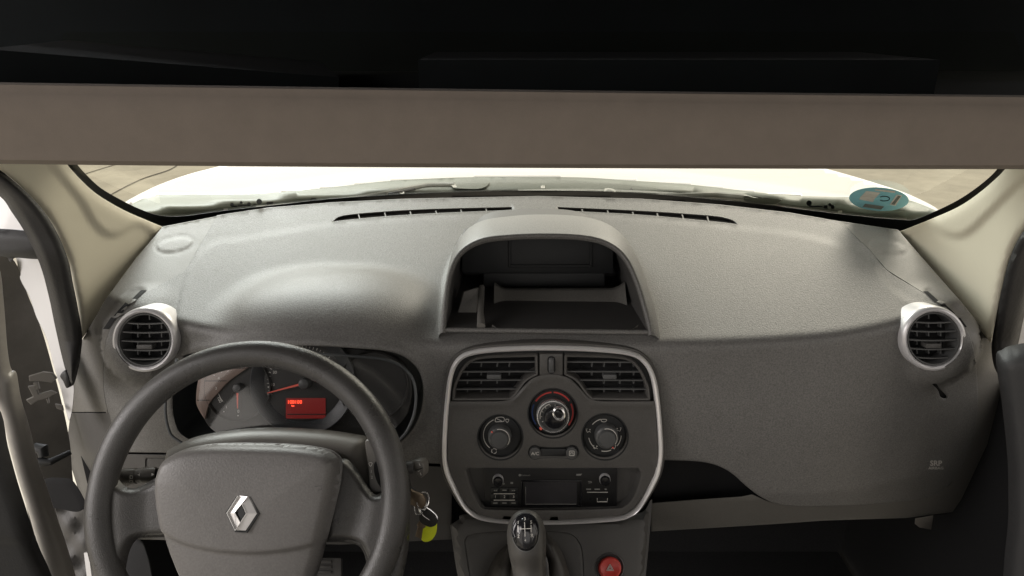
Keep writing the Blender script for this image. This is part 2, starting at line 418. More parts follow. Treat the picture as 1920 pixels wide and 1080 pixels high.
SR1 = cr([(1731, 546), (1740, 542), (1759, 549), (1796, 572), (1824, 597), (1834, 615), (1829, 623), (1814, 622), (1805, 612), (1784, 587), (1758, 566)], 5)
mb = MB().sheet(SKIN, off(RE, 1.9), [], 5, edge=(1.2, .002), skirt=.012, h=lambda X, Y: -.045*np.clip((Y-936)/55, 0, 1)+.0012*sst(sdf(X, Y, SPR), -2, 3)-.0015*np.exp(-(sdf(X, Y, SPR)/2.5)**2)-.003*sst(sdf(X, Y, SR1), -1, 5))
obj('end_panel', mb, 'endp', dash, label='right end panel with speaker cover, running down beside the door')
LW = [(133, 775), (205, 775), (212, 806), (208, 852), (340, 854), (600, 868), (846, 876), (846, 1010), (640, 1020), (420, 1014), (250, 1010), (176, 980), (150, 925), (133, 870), (128, 820)]
obj('lower_panel', MB().sheet(SKIN, LW, [rect(272, 858, 324, 885, 5)], 9, edge=(1.2, .002), skirt=.03), 'low', dash)
obj('switch_blank', MB().sheet(DF(lambda x, y: ddepth(x, y)+.003), rect(274, 860, 322, 883, 4), [], 8, edge=(1, .001), skirt=.01), 'low', dash)
# side demister slots
for ops, ribs in (([[(247, 561), (264, 544), (275, 544), (256, 562)], [(213, 592), (235, 567), (243, 571), (224, 593)], [(193, 617), (208, 595), (218, 597), (204, 617)]], [[(240, 571), (246, 560), (256, 561), (250, 567)], [(213, 597), (220, 587), (232, 588), (222, 594)]]),
                  ([[(1731, 546), (1740, 546), (1760, 564), (1753, 567)], [(1762, 571), (1772, 570), (1791, 588), (1782, 590)], [(1790, 596), (1800, 595), (1813, 613), (1803, 614)]], [[(1756, 566), (1760, 563), (1774, 567), (1765, 571)], [(1787, 590), (1791, 588), (1806, 592), (1796, 597)]])):
    dk = MB(); dfs = DF(lambda x, y: ddepth(x, y)-.0005)
    for a in ops: dk.prism(dfs, dens(a, 6), -.002, .0005)
    dso = obj('demister_slot', dk, 'vdark', dash)
    for a in ribs: obj('rib', MB().prism(dfs, a, -.002, .0025, .8, .0008), 'endp', dso)
# defroster grille
for poly, xs, (ca, cb, sl) in ((GR1, [673, 722, 770, 818, 865, 912], (622, 415, -.068)), (GR2, [1092, 1140, 1187, 1233, 1280, 1327], (1045, 391, .062))):
    g = MB().sheet(DF(lambda x, y: ddepth(x, y)+.012), off(poly, 1.5), [], 8, skirt=0)
    gg = obj('defroster_grille', g, 'low', dash)
    ln = MB(); mid = [(x, (.068*(962-x)*.55+393+ (x < 700)*(700-x)*.06) if poly is GR1 else 393+.06*(x-1045)*.9+(x > 1300)*(x-1300)*.05) for x in ([632+i*16 for i in range(21)] if poly is GR1 else [1047+i*16 for i in range(21)])]
    ln.line(DF(lambda x, y: ddepth(x, y)+.011), mid, 3.0, 0, .001); obj('slot_opening', ln, 'vdark', gg)
    for x in xs:
        rb = MB(); ym = np.interp(x, [p[0] for p in mid], [p[1] for p in mid]); rb.line(DF(lambda a, b: ddepth(a, b)+.010), [(x-1, ym-3.5), (x+1.5, ym+4.5)], 2.4, 0, .009); obj('grille_rib', rb, 'dash', gg)

# storage pod interior
def tunnel(poly, dy, sc, dz=0.0, surf=SKIN, n=120):
    p = resamp(poly, n); a = surf.pts([q[0] for q in p], [q[1] for q in p], -.002); c = a.mean(axis=0); mbx = MB(); rings = []
    for k in (0, .5, 1):
        q = (a-c)*(1-(1-sc)*k)+c; q[:, 1] += dy*k; q[:, 2] += dz*k; rings.append(q)
    vs = np.vstack(rings); fs = []
    for k in range(2):
        for i in range(n): j = (i+1) % n; fs.append((k*n+i, k*n+j, (k+1)*n+j, (k+1)*n+i))
    fs.append(tuple(2*n+i for i in range(n))); return mbx.add(vs, fs)
class _PO:
    """the leaning plane of the pod mouth, never behind the dash skin"""
    def __init__(s): s.o = EYE+np.array([.05, .953, -.405]); s.n = np.array([0, -.78, .63])
    def pts(s, px, py, h=0.0):
        r = rays(px, py); t = ((s.o-EYE) @ s.n)/(r @ s.n); t = np.minimum(t, ddepth(px, py)-.0015); return EYE+r*t[:, None]+s.n*np.broadcast_to(h, t.shape)[:, None]
PO = _PO()
def oresamp(p, n):
    d = np.concatenate([[0], np.cumsum([math.hypot(b[0]-a[0], b[1]-a[1]) for a, b in zip(p[:-1], p[1:])])]); q = np.linspace(0, d[-1], n)
    return list(zip(np.interp(q, d, [a[0] for a in p]), np.interp(q, d, [a[1] for a in p])))
def arch(e):   # open outline of the mouth, e pixels outside it
    k = off(POD, e); n = len(k); i0 = min(range(n), key=lambda i: (k[i][0]-836)**2+(k[i][1]-613)**2)
    k = k[i0:]+k[:i0]
    if k[6][1] > 600 and k[6][0] > 900: k = k[::-1]
    i1 = min(range(n), key=lambda i: (k[i][0]-1215)**2+(k[i][1]-617)**2); k = k[:i1+1]; return oresamp([(k[0][0]-1, 625)]+k[1:-1]+[(k[-1][0]+1, 629)], 110)
OUTER = oresamp(cr([(820, 640), (828, 580), (838, 530), (848, 480), (866, 440), (905, 414), (960, 404), (1020, 401), (1085, 405), (1135, 418), (1170, 444), (1198, 490), (1218, 545), (1232, 590), (1242, 642)], 8, False), 110)
fx = lambda p: ([a for a, b in p], [b for a, b in p])
rA0 = PO.pts(*fx(arch(0)), -.004); rA = PO.pts(*fx(arch(0.5)), .0005); rB = PO.pts(*fx(arch(3)), .003); rC = PO.pts(*fx(arch(6.5)), .003); rD = PO.pts(*fx(arch(9)), .0005)
rZ = SKIN.pts(*fx(OUTER), -.004)
rings = [rA0, rA, rB, rC, rD]
dz = rZ-rD; ctl = rD+dz*np.array([.42, .50, .06])
for u in np.linspace(.1, 1, 12): rings.append(rD*(1-u)**2+2*ctl*u*(1-u)+rZ*u*u)
hv = np.vstack(rings); hf = [(k*110+i, k*110+i+1, (k+1)*110+i+1, (k+1)*110+i) for k in range(len(rings)-1) for i in range(109)]
obj('pod_hood', MB().add(hv, hf), 'dash', dash, angle=180)
bd = [(832+i*(1224-832)/60, 617.5+4.5*i/60) for i in range(61)]
obj('pod_sill', MB().tube(PO.pts([a for a, b in bd], [b for a, b in bd], -.0025), .0034, 12), 'dash', dash, angle=180)
tray = obj('storage_pod', tunnel(off(POD, .6), .26, .93, -.015, surf=PO), 'low', dash, angle=50)
# floor of the pod with rolled front and back ledge
y0 = [(838, 612), (1213, 616)]
fl = MB(); rows = []
prof = [(.955, -.412), (.965, -.424), (.985, -.433), (1.02, -.434), (1.05, -.428), (1.075, -.414), (1.09, -.402), (1.10, -.400), (1.105, -.404), (1.108, -.43)]
nx = 24
for (yy, zz) in prof:
    for i in range(nx+1):
        x = -.028+.205*i/nx; ed = max(0, abs(i/nx-.5)*2-.8)/.2
        rows.append((x, yy, 1.6+zz+.010*ed*ed))
fs = [(k*(nx+1)+i, k*(nx+1)+i+1, (k+1)*(nx+1)+i+1, (k+1)*(nx+1)+i) for k in range(len(prof)-1) for i in range(nx)]
obj('tray_floor', fl.add(rows, fs), 'endp', tray, angle=70)
PB = PL(1000, 480, 1.185, 6)
st = MB().prism(PB, rect(866, 440, 1150, 513, 3), -.06, 0, 1.5)
hs_ = obj('display_housing', st, 'dark', tray)
obj('display_recess', MB().frame(PB, rect(953, 430, 1110, 500, 3), 4, -.002, .005, 1, .001), 'dark', hs_)
obj('lower_block', MB().prism(PL(1000, 520, 1.20, 6), rect(906, 505, 1134, 538, 2), -.04, 0, 1.5), 'dark', hs_)
dv = MB(); PD = PL(900, 580, 1.04, 10)
dv.tube([W(902, 612, 1.035), W(901, 585, 1.06), W(903, 560, 1.09), W(903, 538, 1.115)], [.006, .0045, .004, .0045], 10)
dv.prism(PL(880, 560, 1.10, 25), cr([(868, 545), (868, 545), (893, 538), (898, 545), (896, 575), (888, 600), (850, 606), (850, 606), (858, 580)], 4), -.03, 0, 3, .006)
obj('divider', dv, 'endp', tray)
ledge = PL(1000, 610, 1.03, 30)

# ---------------------------------------------------------------- round vents
def round_vent(c, t, lab):
    pl = PL(c[0], c[1], t, 9); cx, cy = c; X = cx+4; Y = cy-1
    v = obj('round_air_vent', MB().lathe(pl, cx, cy, [(58.5, -.036), (60.5, -.010), (61, -.002), (59, .003), (55, .0045), (51.5, .003), (50.5, -.001), (50.5, -.03)], 72, False), 'vring', dash, label=lab, angle=50)
    obj('inner_ring', MB().lathe(pl, cx, cy, [(50.3, -.03), (50.3, .000), (48.8, .0018), (47, .0015), (46, -.001), (46, -.03)], 64, False), 'slat', v)
    obj('back_cavity', MB().lathe(pl, cx, cy, [(50, -.002), (50, -.030), (.5, -.031)], 48), 'vdark', v)
    for k in range(5):
        yy = cy-31+k*16.6; hw = math.sqrt(max(0, 47**2-(yy-cy)**2)); pts = [(cx+hw*(-1+2*i/14), yy+2.0*(1-(-1+2*i/14)**2)) for i in range(15)]
        obj('slat', MB().line(pl, pts, 2.4, -.007, -.001), 'slat', v)
    vn = MB()
    for dx in (-22, 0, 23):
        for k in range(-1, 5):
            y1 = cy-31+k*16.6+5.5; y2 = y1+8.5
            if dx == 0 and k == 2 or math.hypot(dx, (y1+y2)/2-cy) > 42: continue
            vn.line(pl, [(cx+dx, y1), (cx+dx+.6, y2)], 2.2, -.02, -.012)
    obj('vane', vn, 'slat', v)
    obj('vent_tab', MB().prism(pl, rect(cx-15, cy+9, cx+14, cy+17.5, 1.5), -.012, .002, 1, .0008), 'low', v)
round_vent(VLc, 1.026, 'left round vent beside the steering wheel, silver ring')
round_vent(VRc, 1.026, 'right round vent above the keyhole shaped slot, silver ring')

# ---------------------------------------------------------------- centre control panel
CP = PL(1037, 810, 1.058, 7)
def chromering():
    m = MB(); inner = off(OUT, -9)
    # the trim thins out along the bottom
    inner = [(a[0], a[1]) if a[1] < 900 else (a[0]+(o[0]-a[0])*.55*min(1, (a[1]-900)/60), a[1]+(o[1]-a[1])*.55*min(1, (a[1]-900)/60)) for a, o in zip(inner, OUT)]
    mid = [((a[0]+b[0])/2, (a[1]+b[1])/2) for a, b in zip(OUT, inner)]
    q = lambda u: [(a[0]+(b[0]-a[0])*u, a[1]+(b[1]-a[1])*u) for a, b in zip(OUT, inner)]
    return m.loft(CP, [(OUT, -.01), (OUT, .009), (q(.12), .0115), (q(.4), .0135), (q(.7), .0125), (q(.92), .010), (inner, .0075), (inner, -.004)], False)
panel = obj('control_panel', MB().loft(CP, [(off(OUT, 5.5), -.02), (off(OUT, 5.5), .0035), (off(OUT, 4), .006), (off(OUT, 0.5), .006), (off(OUT, -4), .001), (off(OUT, -8), -.002)], False), 'face', dash)
obj('metal_trim', chromering(), 'chrome', panel, angle=60)
# lower face plate with the hump over the temperature dial
hump = [(843, 754), (843, 754), (900, 754), (945, 753), (965, 745), (985, 724), (1003, 709), (1033, 703), (1063, 709), (1081, 724), (1101, 745), (1121, 753), (1170, 754), (1226, 754), (1226, 754), (1231, 830), (1229, 868), (1219, 898), (1192, 940), (1174, 955), (1148, 963), (1049, 970), (957, 969), (912, 963), (894, 955), (874, 938), (851, 898), (842, 868), (840, 830)]
FP = cr(hump, 6)
D0 = circ(1036, 771, 47, 56); D1 = circ(938, 816, 43, 56); D2 = circ(1133, 815, 44, 56)
RC = cr([(872, 880), (876, 875), (886, 873), (1040, 873), (1186, 873), (1197, 876), (1203, 885), (1200, 905), (1188, 934), (1172, 950), (1150, 955), (1037, 958), (925, 957), (903, 953), (892, 940), (880, 912)], 6)
BT = cr([(991, 844), (995, 834), (1003, 831), (1012, 834), (1037, 835.5), (1062, 834), (1071, 831), (1080, 834), (1084, 844), (1080, 853), (1071, 856.5), (1062, 854), (1037, 853), (1012, 854), (1003, 856.5), (995, 853)], 4)
plate = obj('face_plate', MB().sheet(CP, FP, [D0, D1, D2, RC, BT], 8, h=lambda X, Y: .0075+.002*np.exp(-(sdf(X, Y, FP)/5)**2)*(Y < 870), edge=(2.2, .002), skirt=.012), 'face', panel)
VO = resamp(cr([(847, 749), (847, 749), (849, 725), (856, 706), (867, 686), (884, 670), (912, 664), (960, 662), (1009, 661), (1009, 661), (1010, 701), (1010, 701), (988, 713), (969, 738), (957, 748), (957, 748), (900, 749)], 5), 120)
VO2 = [(2066-a, b) for a, b in VO]
obj('backing_plate', MB().sheet(CP, off(OUT, -5), [off(VO, -1.5), off(VO2, -1.5), off(D0, -1), off(D1, -1), off(D2, -1), off(RC, -3), off(BT, -2)], 9, h=lambda X, Y: -.002+0*X, edge=(.5, .001), skirt=.01), 'dark', panel)
# rectangular vents
def rvent(mir, lab):
    mx = (lambda x: 2066-x) if mir else (lambda x: x)
    o = cr([(mx(a), b) for a, b in [(847, 749), (847, 749), (849, 725), (856, 706), (867, 686), (884, 670), (912, 664), (960, 662), (1009, 661), (1009, 661), (1010, 701), (1010, 701), (988, 713), (969, 738), (957, 748), (957, 748), (900, 749)]], 5)
    o = resamp(o, 120)
    v = obj('rectangular_air_vent', MB().loft(CP, [(off(o, -.8), -.012), (off(o, -1), .006), (off(o, -2.5), .0075), (off(o, -5), .0068), (off(o, -6.5), .004), (off(o, -6.5), -.02)], False), 'face', panel, label=lab)
    i = off(o, -5.5)
    obj('back_cavity', MB().prism(CP, i, -.03, -.0198), 'vdark', v)
    px = np.array([q[0] for q in i])
    def span(y):
        xs = []
        for k in range(len(i)):
            a, b = i[k], i[(k+1) % len(i)]
            if (a[1] > y) != (b[1] > y): xs.append(a[0]+(b[0]-a[0])*(y-a[1])/(b[1]-a[1]))
        return (min(xs), max(xs)) if len(xs) > 1 else None
    for y in (678.5, 696.5, 712.5, 729):
        x0, x1 = span(y); obj('slat', MB().line(CP, [(x0+(x1-x0)*k/10, y+(-.6 if mir else .6)*(k/10-.5)*(-1)) for k in range(11)], 2.3, -.003, .0015), 'slat', v)
    vn = MB()
    for (x, ys) in ((876, (688, 704, 720, 736)), (902, (688, 704, 720, 736)), (932, (688, 704, 720, 736)), (955, (688, 704)), (979, ())):
        for y in ys: vn.line(CP, [(mx(x)+1, y-4), (mx(x)-.5, y+3.5)], 2.4, -.016, -.008)
    obj('vane', vn, 'slat', v)
    xc = 1142 if mir else 927
    obj('vent_tab', MB().prism(CP, rect(xc-14 if not mir else xc-12, 700, xc+13, 708.5, 1.5), -.008, .0065, 1, .0008), 'slat', v)
rvent(False, 'left vent of the central pair'); rvent(True, 'right vent of the central pair')
bp_ = obj('vent_bridge', MB().prism(CP, dens([(1011.5, 661), (1054.5, 661), (1054.5, 700), (1045, 702), (1033, 701), (1021, 702), (1011.5, 700)], 6), -.01, .0068, 1.2, .001), 'face', panel)
obj('thumbwheel_slot', MB().prism(CP, rect(1026, 664.5, 1040.5, 697.5, 7), .0069, .0074), 'vdark', bp_)
tw = MB()
for k in range(8): tw.box(CP.pts([1033.3], [669.5+k*3.4], .0075)[0], .0068, .003, .0021, rx=rad(-10))
tw.loft(CP, [(rect(1028, 667, 1038.6, 695, 5), .0072), (rect(1028.6, 668, 1038, 694, 4.6), .0095), (rect(1030, 673, 1036.5, 689, 3), .0115)], True)
obj('thumbwheel', tw, 'slat', bp_)

# dials
def wellm(c, r, n=56):
    return MB().lathe(CP, c[0], c[1], [(r+.5, .0078), (r-1.5, .0078), (r-4, .003), (r-6, .0008), (.5, .0008)], n)
def arc(c, r, a0, a1, n=14): return [(c[0]+r*math.cos(rad(a0+(a1-a0)*i/n)), c[1]-r*math.sin(rad(a0+(a1-a0)*i/n))) for i in range(n+1)]
d0 = obj('temperature_dial', wellm((1036, 771), 47), 'dark', panel)
d1 = obj('recirculation_dial', wellm((938, 816), 43), 'dark', panel)
d2 = obj('airflow_dial', wellm((1133, 815), 44), 'dark', panel)
mr = MB(); c0 = (1036, 773)
for a0, a1 in ((93, 146), (35, 87), (-38, 26)): mr.line(CP, arc(c0, 38, a0, a1), 2.8, .0009, .0014)
obj('red_marks', mr, 'red', d0)
obj('blue_marks', MB().line(CP, arc(c0, 38, 156, 215), 2.6, .0009, .0014).lathe(CP, 1008, 802, [(2, .0014)], 10), 'blue', d0)
kb = obj('temperature_knob', MB().lathe(CP, 1036, 774, [(31, .001), (31, .010), (30, .0125), (28, .014), (24.5, .0145), (23.5, .0135), (22, .013)], 64, True), 'slat', d0)
obj('knob_rim', MB().lathe(CP, 1036, 774, [(30.8, .0110), (30.6, .0132), (29.4, .0148), (28.0, .0150), (27.6, .0142)], 64, False), 'bright', kb)
obj('knob_cap', MB().lathe(CP, 1038, 775, [(19, .013), (19, .019), (17.5, .0215), (14, .0225), (.5, .0228)], 40), 'gloss', kb)
obj('knob_handle', MB().loft(CP, [(circ(1046, 764, 11.5, 32, 13.5, rad(-35)), .020), (circ(1046, 764, 11, 32, 13, rad(-35)), .0245), (circ(1046, 764, 9, 32, 10.5, rad(-35)), .0258), (circ(1046, 764, 7.4, 32, 8.6, rad(-35)), .0225)], False), 'bright', kb)
obj('handle_centre', MB().loft(CP, [(circ(1046, 764, 8, 32, 9.2, rad(-35)), .0224), (circ(1047, 763, 3, 32, 3.2), .0212)], True), 'gloss', kb)
tk = MB()
for a in range(-20, 230, 25): tk.line(CP, [arc((1036, 774), 20, a, a, 1)[0], arc((1036, 774), 23, a, a, 1)[0]], 1.0, .0137, .0142)
tk.line(CP, arc((1036, 774), 24.2, 105, 190), 1.1, .0140, .0148)
obj('scale_marks', tk, 'print_', kb)
obj('pointer', MB().lathe(CP, 1013.5, 796, [(2.8, .0125), (2.4, .0150), (.5, .0155)], 12), 'needle', kb)
def small_knob(parent, c, pa):
    k = obj('small_knob', MB().lathe(CP, c[0], c[1], [(22, .001), (21.5, .011), (20.5, .013), (18, .0145), (16.6, .0148), (16, .0175), (14.5, .0195), (.5, .0205)], 48), 'slat', parent)
    obj('knob_arc', MB().line(CP, arc(c, 18.2, -35, 105), 1.2, .0146, .0155), 'dim' if pa > 200 else 'print_', k)
    q = arc(c, 18, pa, pa, 1)[0]; q2 = arc(c, 21, pa, pa, 1)[0]
    obj('pointer', MB().line(CP, [q, q2], 2, .0135, .0160), 'needle', k)
small_knob(d1, (937, 815), 137); small_knob(d2, (1136, 814), -58)
m1 = MB(); c1 = (937, 815)
m1.line(CP, arc(c1, 30.5, 112, 232), 1.3, .0009, .0013)
m1.line(CP, cr([(929, 790), (929, 785), (933, 782), (944, 782), (945, 789), (936, 790)], 3), 1.0, .0009, .0013, True).line(CP, [(933, 785), (941, 789)], .9, .0009, .0013).line(CP, [(930, 783), (934, 786)], .9, .0009, .0013)
m1.line(CP, cr([(948, 786), (954, 786), (952, 791), (950, 791)], 3), .9, .0009, .0013, True)
for a in range(3): m1.line(CP, arc((926.5, 845), 4.6, 20+120*a, 110+120*a, 6), 1.2, .0009, .0013)
obj('printed_symbols', m1, 'print_', d1)
m2 = MB(); c2 = (1134, 815)
for a0, a1 in ((105, 140), (190, 232), (258, 292), (-42, -2)): m2.line(CP, arc(c2, 30.5, a0, a1), 1.3, .0009, .0013)
m2.line(CP, cr([(1127, 786), (1137, 786), (1135, 790), (1129, 790)], 3), .9, .0009, .0013, True)
for (x, y, f) in ((1103, 807, 1), (1160, 805, -1), (1116, 838, 1), (1150, 838, -1)):
    m2.lathe(CP, x+3*f, y-2, [(1.3, .0013)], 8).line(CP, [(x-4*f, y-2), (x-2*f, y+3), (x+2*f, y+1), (x+4*f, y+3)], 1.0, .0009, .0013).line(CP, [(x-5*f, y-3), (x-2*f, y-3.5)], .9, .0009, .0013)
obj('printed_symbols', m2, 'print_', d2)
obj('printed_symbols', MB().line(CP, cr([(1048, 807), (1056, 807), (1054, 811), (1050, 811)], 3), .9, .0009, .0013, True), 'dim', d0)
bb = obj('button_bar', MB().loft(CP, [(off(BT, 1.2), .0078), (off(BT, -1), .0072), (off(BT, -1.5), .002), (off(BT, -1.5), .001)], True), 'dark', panel)
for x, y, s in ((1003, 844, 0), (1071, 844, 1)):
    bt = obj('climate_button', MB().lathe(CP, x, y, [(10.8, .001), (10.8, .008), (9.8, .0098), (7, .0104), (.5, .0100)], 32), 'slat', bb)
    if s == 0: obj('button_lettering', MB().text(CP, 'A/C', x, y+.3, 8.2, .0110, bold=.12, sx=1.05), 'print_', bt)
    else: obj('button_symbol', MB().line(CP, rect(x-4.5, y-4.5, x+4.5, y+3.8, 1), 1.2, .0106, .0111, True).line(CP, [(x-2.2, y+1.5), (x-2.2, y-1.2), (x+2.2, y-1.2), (x+2.2, y+1.5)], 1.1, .0106, .0111), 'print_', bt)
obj('rocker_centre', MB().prism(CP, rect(1013.5, 837, 1060.5, 851.5, 1.5), .001, .0082, 1.2, .001), 'dark', bb)

# radio
rcs = obj('radio_recess', MB().loft(CP, [(off(RC, 1.5), .0076), (off(RC, .3), .0074), (off(RC, -1), .006), (off(RC, -5), -.006), (off(RC, -7), -.0105)], True), 'low', panel)
RP = PL(1037, 910, 1.083, 4)
radio = obj('radio', MB().prism(RP, dens([(907, 875), (1157, 875), (1156, 952), (908, 953)], 12), -.012, .0045, 1.6, .0012), 'radiof', panel, label='black car radio with small screen and two chrome ringed knobs')
obj('screen_surround', MB().frame(RP, rect(977, 897, 1090, 946, 2), 3, .0046, .0058, .6, .0004), 'gloss', radio)
obj('screen', MB().prism(RP, rect(985, 899.5, 1081, 942, 1), .0046, .0051), 'scr', radio)
obj('screen_edge', MB().line(RP, [(985.5, 909), (985.5, 941.5), (1080, 941.5)], .9, .0051, .0055), 'dim', radio)
for x, y in ((934, 896), (1133, 894.5)):
    k = obj('radio_knob', MB().lathe(RP, x, y, [(9, .0045), (9, .012), (8, .0135), (.5, .014)], 36), 'gloss', radio)
    obj('chrome_ring', MB().lathe(RP, x, y, [(10.4, .0045), (10.4, .008), (9.9, .0094), (9.1, .0092), (8.9, .008)], 40, False), 'vring', k)
for r_, y in enumerate((915.5, 927.3, 939.5)):
    for c_, x in enumerate((929, 946, 963)):
        b_ = obj('radio_button', MB().prism(RP, rect(x-8, y-5, x+8, y+5, .8), .0045, .0058, .8, .0005), 'dark', radio)
        m = MB()
        if r_ == 1: m.text(RP, str(c_+1), x, y, 7, .0062)
        elif r_ == 0 and c_ != 1:
            f = -1 if c_ == 0 else 1
            for q in (-2, 1.5): m.prism(RP, [(x+(q-1.5)*f, y-2), (x+(q+1.7)*f, y), (x+(q-1.5)*f, y+2)], .0059, .0062)
        else: m.line(RP, [(x-4, y-.5), (x+4, y-.5)], 2.2, .0059, .0062)
        obj('button_mark', m, 'dim' if r_ != 1 else 'print_', b_)
mk = MB()
for a in ((926, 921.4, 965.5), (926, 933.4, 965.5)): mk.line(RP, [(a[0], a[1]), (a[2], a[1])], 1.1, .0059, .0064)
mk.line(RP, [(1100, 919.5), (1139, 919.5)], .9, .0046, .0052); mk.line(RP, [(1119, 930), (1119, 937), (1138, 937), (1138, 930)], 1.1, .0046, .0056)
obj('bright_line', mk, 'print_', radio)
mk = MB().text(RP, 'Bluetooth', 985, 887.7, 4.6, .0050).lathe(RP, 974.5, 887.7, [(2.4, .0050)], 10)
mk.prism(RP, [(1080, 885.5), (1091, 885), (1088, 888.5), (1080, 888.5)], .0046, .0050)
for x, w in ((1103, 9), (1119, 10), (1135, 4)): mk.line(RP, [(x-w/2, 914), (x+w/2, 914)], 2.2, .0046, .0050)
mk.line(RP, [(1102, 899.5), (1108, 899.5), (1109, 901.5), (1103, 902.5)], 1.1, .0046, .0050).prism(RP, rect(957, 900.5, 962, 904), .0046, .0050).prism(RP, [(941, 905), (946, 905), (946, 902)], .0046, .005)
obj('printed_symbols', mk, 'dim', radio)
obj('socket_hole', MB().lathe(RP, 1106.6, 932.5, [(2.4, .0049)], 14).prism(RP, rect(1120.5, 929.5, 1136.5, 935.5), .0046, .0049), 'vdark', radio)

# passenger airbag lettering, glove shelf and keyhole slot
SKT = DF(lambda x, y: ddepth(x, y)-.0046)
obj('airbag_lettering', MB().text(SKT, 'SRP', 1755, 869, 13.5, .0, sx=1.05, bold=.35).text(SKT, 'AIRBAG', 1755, 878, 6.8, .0, sx=1.2, bold=.1), 'print_', dash)
obj('slot_bottom', MB().prism(DF(lambda x, y: ddepth(x, y)+.009), off(KEY, 4), 0, .001), 'vdark', dash)
gs = [(1226, 855), (1300, 858), (1345, 865), (1380, 886), (1412, 915), (1440, 945), (1400, 950), (1226, 960)]
core = [(420, 420), (600, 400), (1010, 392), (1400, 402), (1660, 440), (1740, 520), (1840, 650), (1870, 800), (1870, 960), (1220, 990), (860, 1000), (240, 990), (150, 900), (140, 760), (160, 660), (250, 520), (310, 445)]
obj('dashboard_core', MB().sheet(DF(lambda x, y: ddepth(x, y)+.055), core, [off(POD, 10), off(CLU, 14), off(OUT, -4)], 16, skirt=0), 'vdark', dash)
obj('glove_shelf', MB().sheet(DF(lambda x, y: ddepth(x, y)+.05), gs, [], 10, skirt=0), 'vdark', dash)
obj('latch_reflection', MB().prism(DF(lambda x, y: ddepth(x, y)+.012), [(1716, 972), (1750, 966), (1746, 993), (1724, 989), (1715, 982)], -.002, .001), 'doorf', dash)  # pale patch coloured in for the reflection of a latch

# ---------------------------------------------------------------- instrument cluster
CL = PL(560, 745, 1.035, 17)
cl = obj('instrument_cluster', tunnel(off(CLU, 1.5), .085, .95, .0, n=120), 'bezel', dash, angle=50)
FACE = cr([(372, 752), (378, 706), (400, 684), (440, 668), (520, 656), (600, 652), (690, 656), (745, 672), (768, 705), (770, 750), (752, 792), (700, 822), (560, 832), (440, 828), (398, 806), (380, 780)], 6)
obj('dial_board', MB().prism(CL, FACE, -.01, 0, 2, .001), 'dial', cl)
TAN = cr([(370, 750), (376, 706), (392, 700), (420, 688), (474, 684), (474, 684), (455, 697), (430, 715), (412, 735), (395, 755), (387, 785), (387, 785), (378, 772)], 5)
tn = obj('painted_reflection', MB().prism(CL, TAN, .001, .005, 1, .0008), 'tan', cl)  # tan sector painted in for a reflection on the lens
obj('panel_lines', MB().line(CL, [(386, 713), (428, 713)], 1.2, .005, .0056).line(CL, [(372, 749), (396, 749)], 1.2, .005, .0056).line(CL, [(415, 690), (465, 689.5)], 1, .005, .0056), 'vdark', tn)
obj('panel_lettering', MB().text(CL, '3', 408, 727, 7.5, .0056).text(CL, '4', 413, 708, 7.5, .0056).text(CL, '5', 430, 693.5, 7.5, .0056).text(CL, '6', 450, 688, 6.5, .0056).line(CL, [(403, 702), (406, 703)], 1.2, .005, .0056).line(CL, [(415, 694), (419, 697)], 1.2, .005, .0056), 'print_', tn)
ft = obj('fuel_gauge', MB().loft(CL, [(circ(447, 727, 63, 64), .0), (circ(447, 727, 63, 64), .0045), (circ(447, 727, 61.5, 64), .0052), (circ(447, 727, 60, 64), .0035), (circ(447, 727, 58, 64), .0010)], True), 'dial', cl)
sp = obj('speedometer', MB().loft(CL, [(circ(570, 716, 98, 72), .0), (circ(570, 716, 98, 72), .0075), (circ(570, 716, 96.5, 72), .0085), (circ(570, 716, 94.5, 72), .0080), (circ(570, 716, 75, 72), .0018), (circ(570, 716, 74, 72), .0010)], True), 'dialr', cl)
obj('speedometer_face', MB().prism(CL, circ(570, 716, 74, 64), .0002, .0014), 'dial', sp)
obj('blank_dial', MB().loft(CL, [(circ(701, 722, 66, 64), .0), (circ(701, 722, 66, 64), .006), (circ(701, 722, 64.5, 64), .007), (circ(701, 722, 63, 64), .005), (circ(701, 722, 61, 64), .003)], True), 'dial', cl)
m = MB(); cc = (570, 716)
m.text(CL, '10', 512, 721, 8, .0018).text(CL, '30', 516, 698, 8, .0018).text(CL, 'km/h', 507, 739, 4.6, .0018)
for v_, a in ((50, 138), (70, 115), (90, 92), (110, 72), (130, 52), (150, 29)):
    q = arc(cc, 55, a, a, 1)[0]; m.text(CL, str(v_), q[0], q[1], 7.4, .0018)
for k in range(30):
    a = 194-6*k; r0 = 64 if k % 4 else 62; A = arc(cc, r0, a, a, 1)[0]; B = arc(cc, 68, a, a, 1)[0]
    m.line(CL, [A, B], 1.6 if k % 4 == 1 else .8, .0015, .0019)
obj('speed_lettering', m, 'print_', sp)
obj('needle', MB().loft(CL, [([(571, 720), (571.5, 715), (504, 734.4), (504, 735.8)], .006), ([(571, 719.4), (571.5, 715.8), (505, 734.6), (505, 735.6)], .0085)], True, True), 'needle', sp)
obj('needle_hub', MB().lathe(CL, 574, 717, [(11, .0015), (11, .010), (9, .0135), (5, .0148), (.5, .015)], 28), 'slat', sp)
obj('needle', MB().loft(CL, [([(445.6, 730), (449.6, 730), (448.6, 765), (447.4, 765)], .004), ([(446.2, 730), (449, 730), (448.4, 764), (447.6, 764)], .006)], True, True), 'needle', ft)
obj('needle_hub', MB().lathe(CL, 449, 726, [(9, .0012), (9, .008), (7, .0110), (.5, .012)], 24), 'slat', ft)
m = MB().text(CL, '0', 447.5, 771, 8, .0014).text(CL, '1', 425, 763, 7, .0014).lathe(CL, 447, 779, [(1.2, .0014)], 8).lathe(CL, 420.5, 771.5, [(1.0, .0014)], 8)
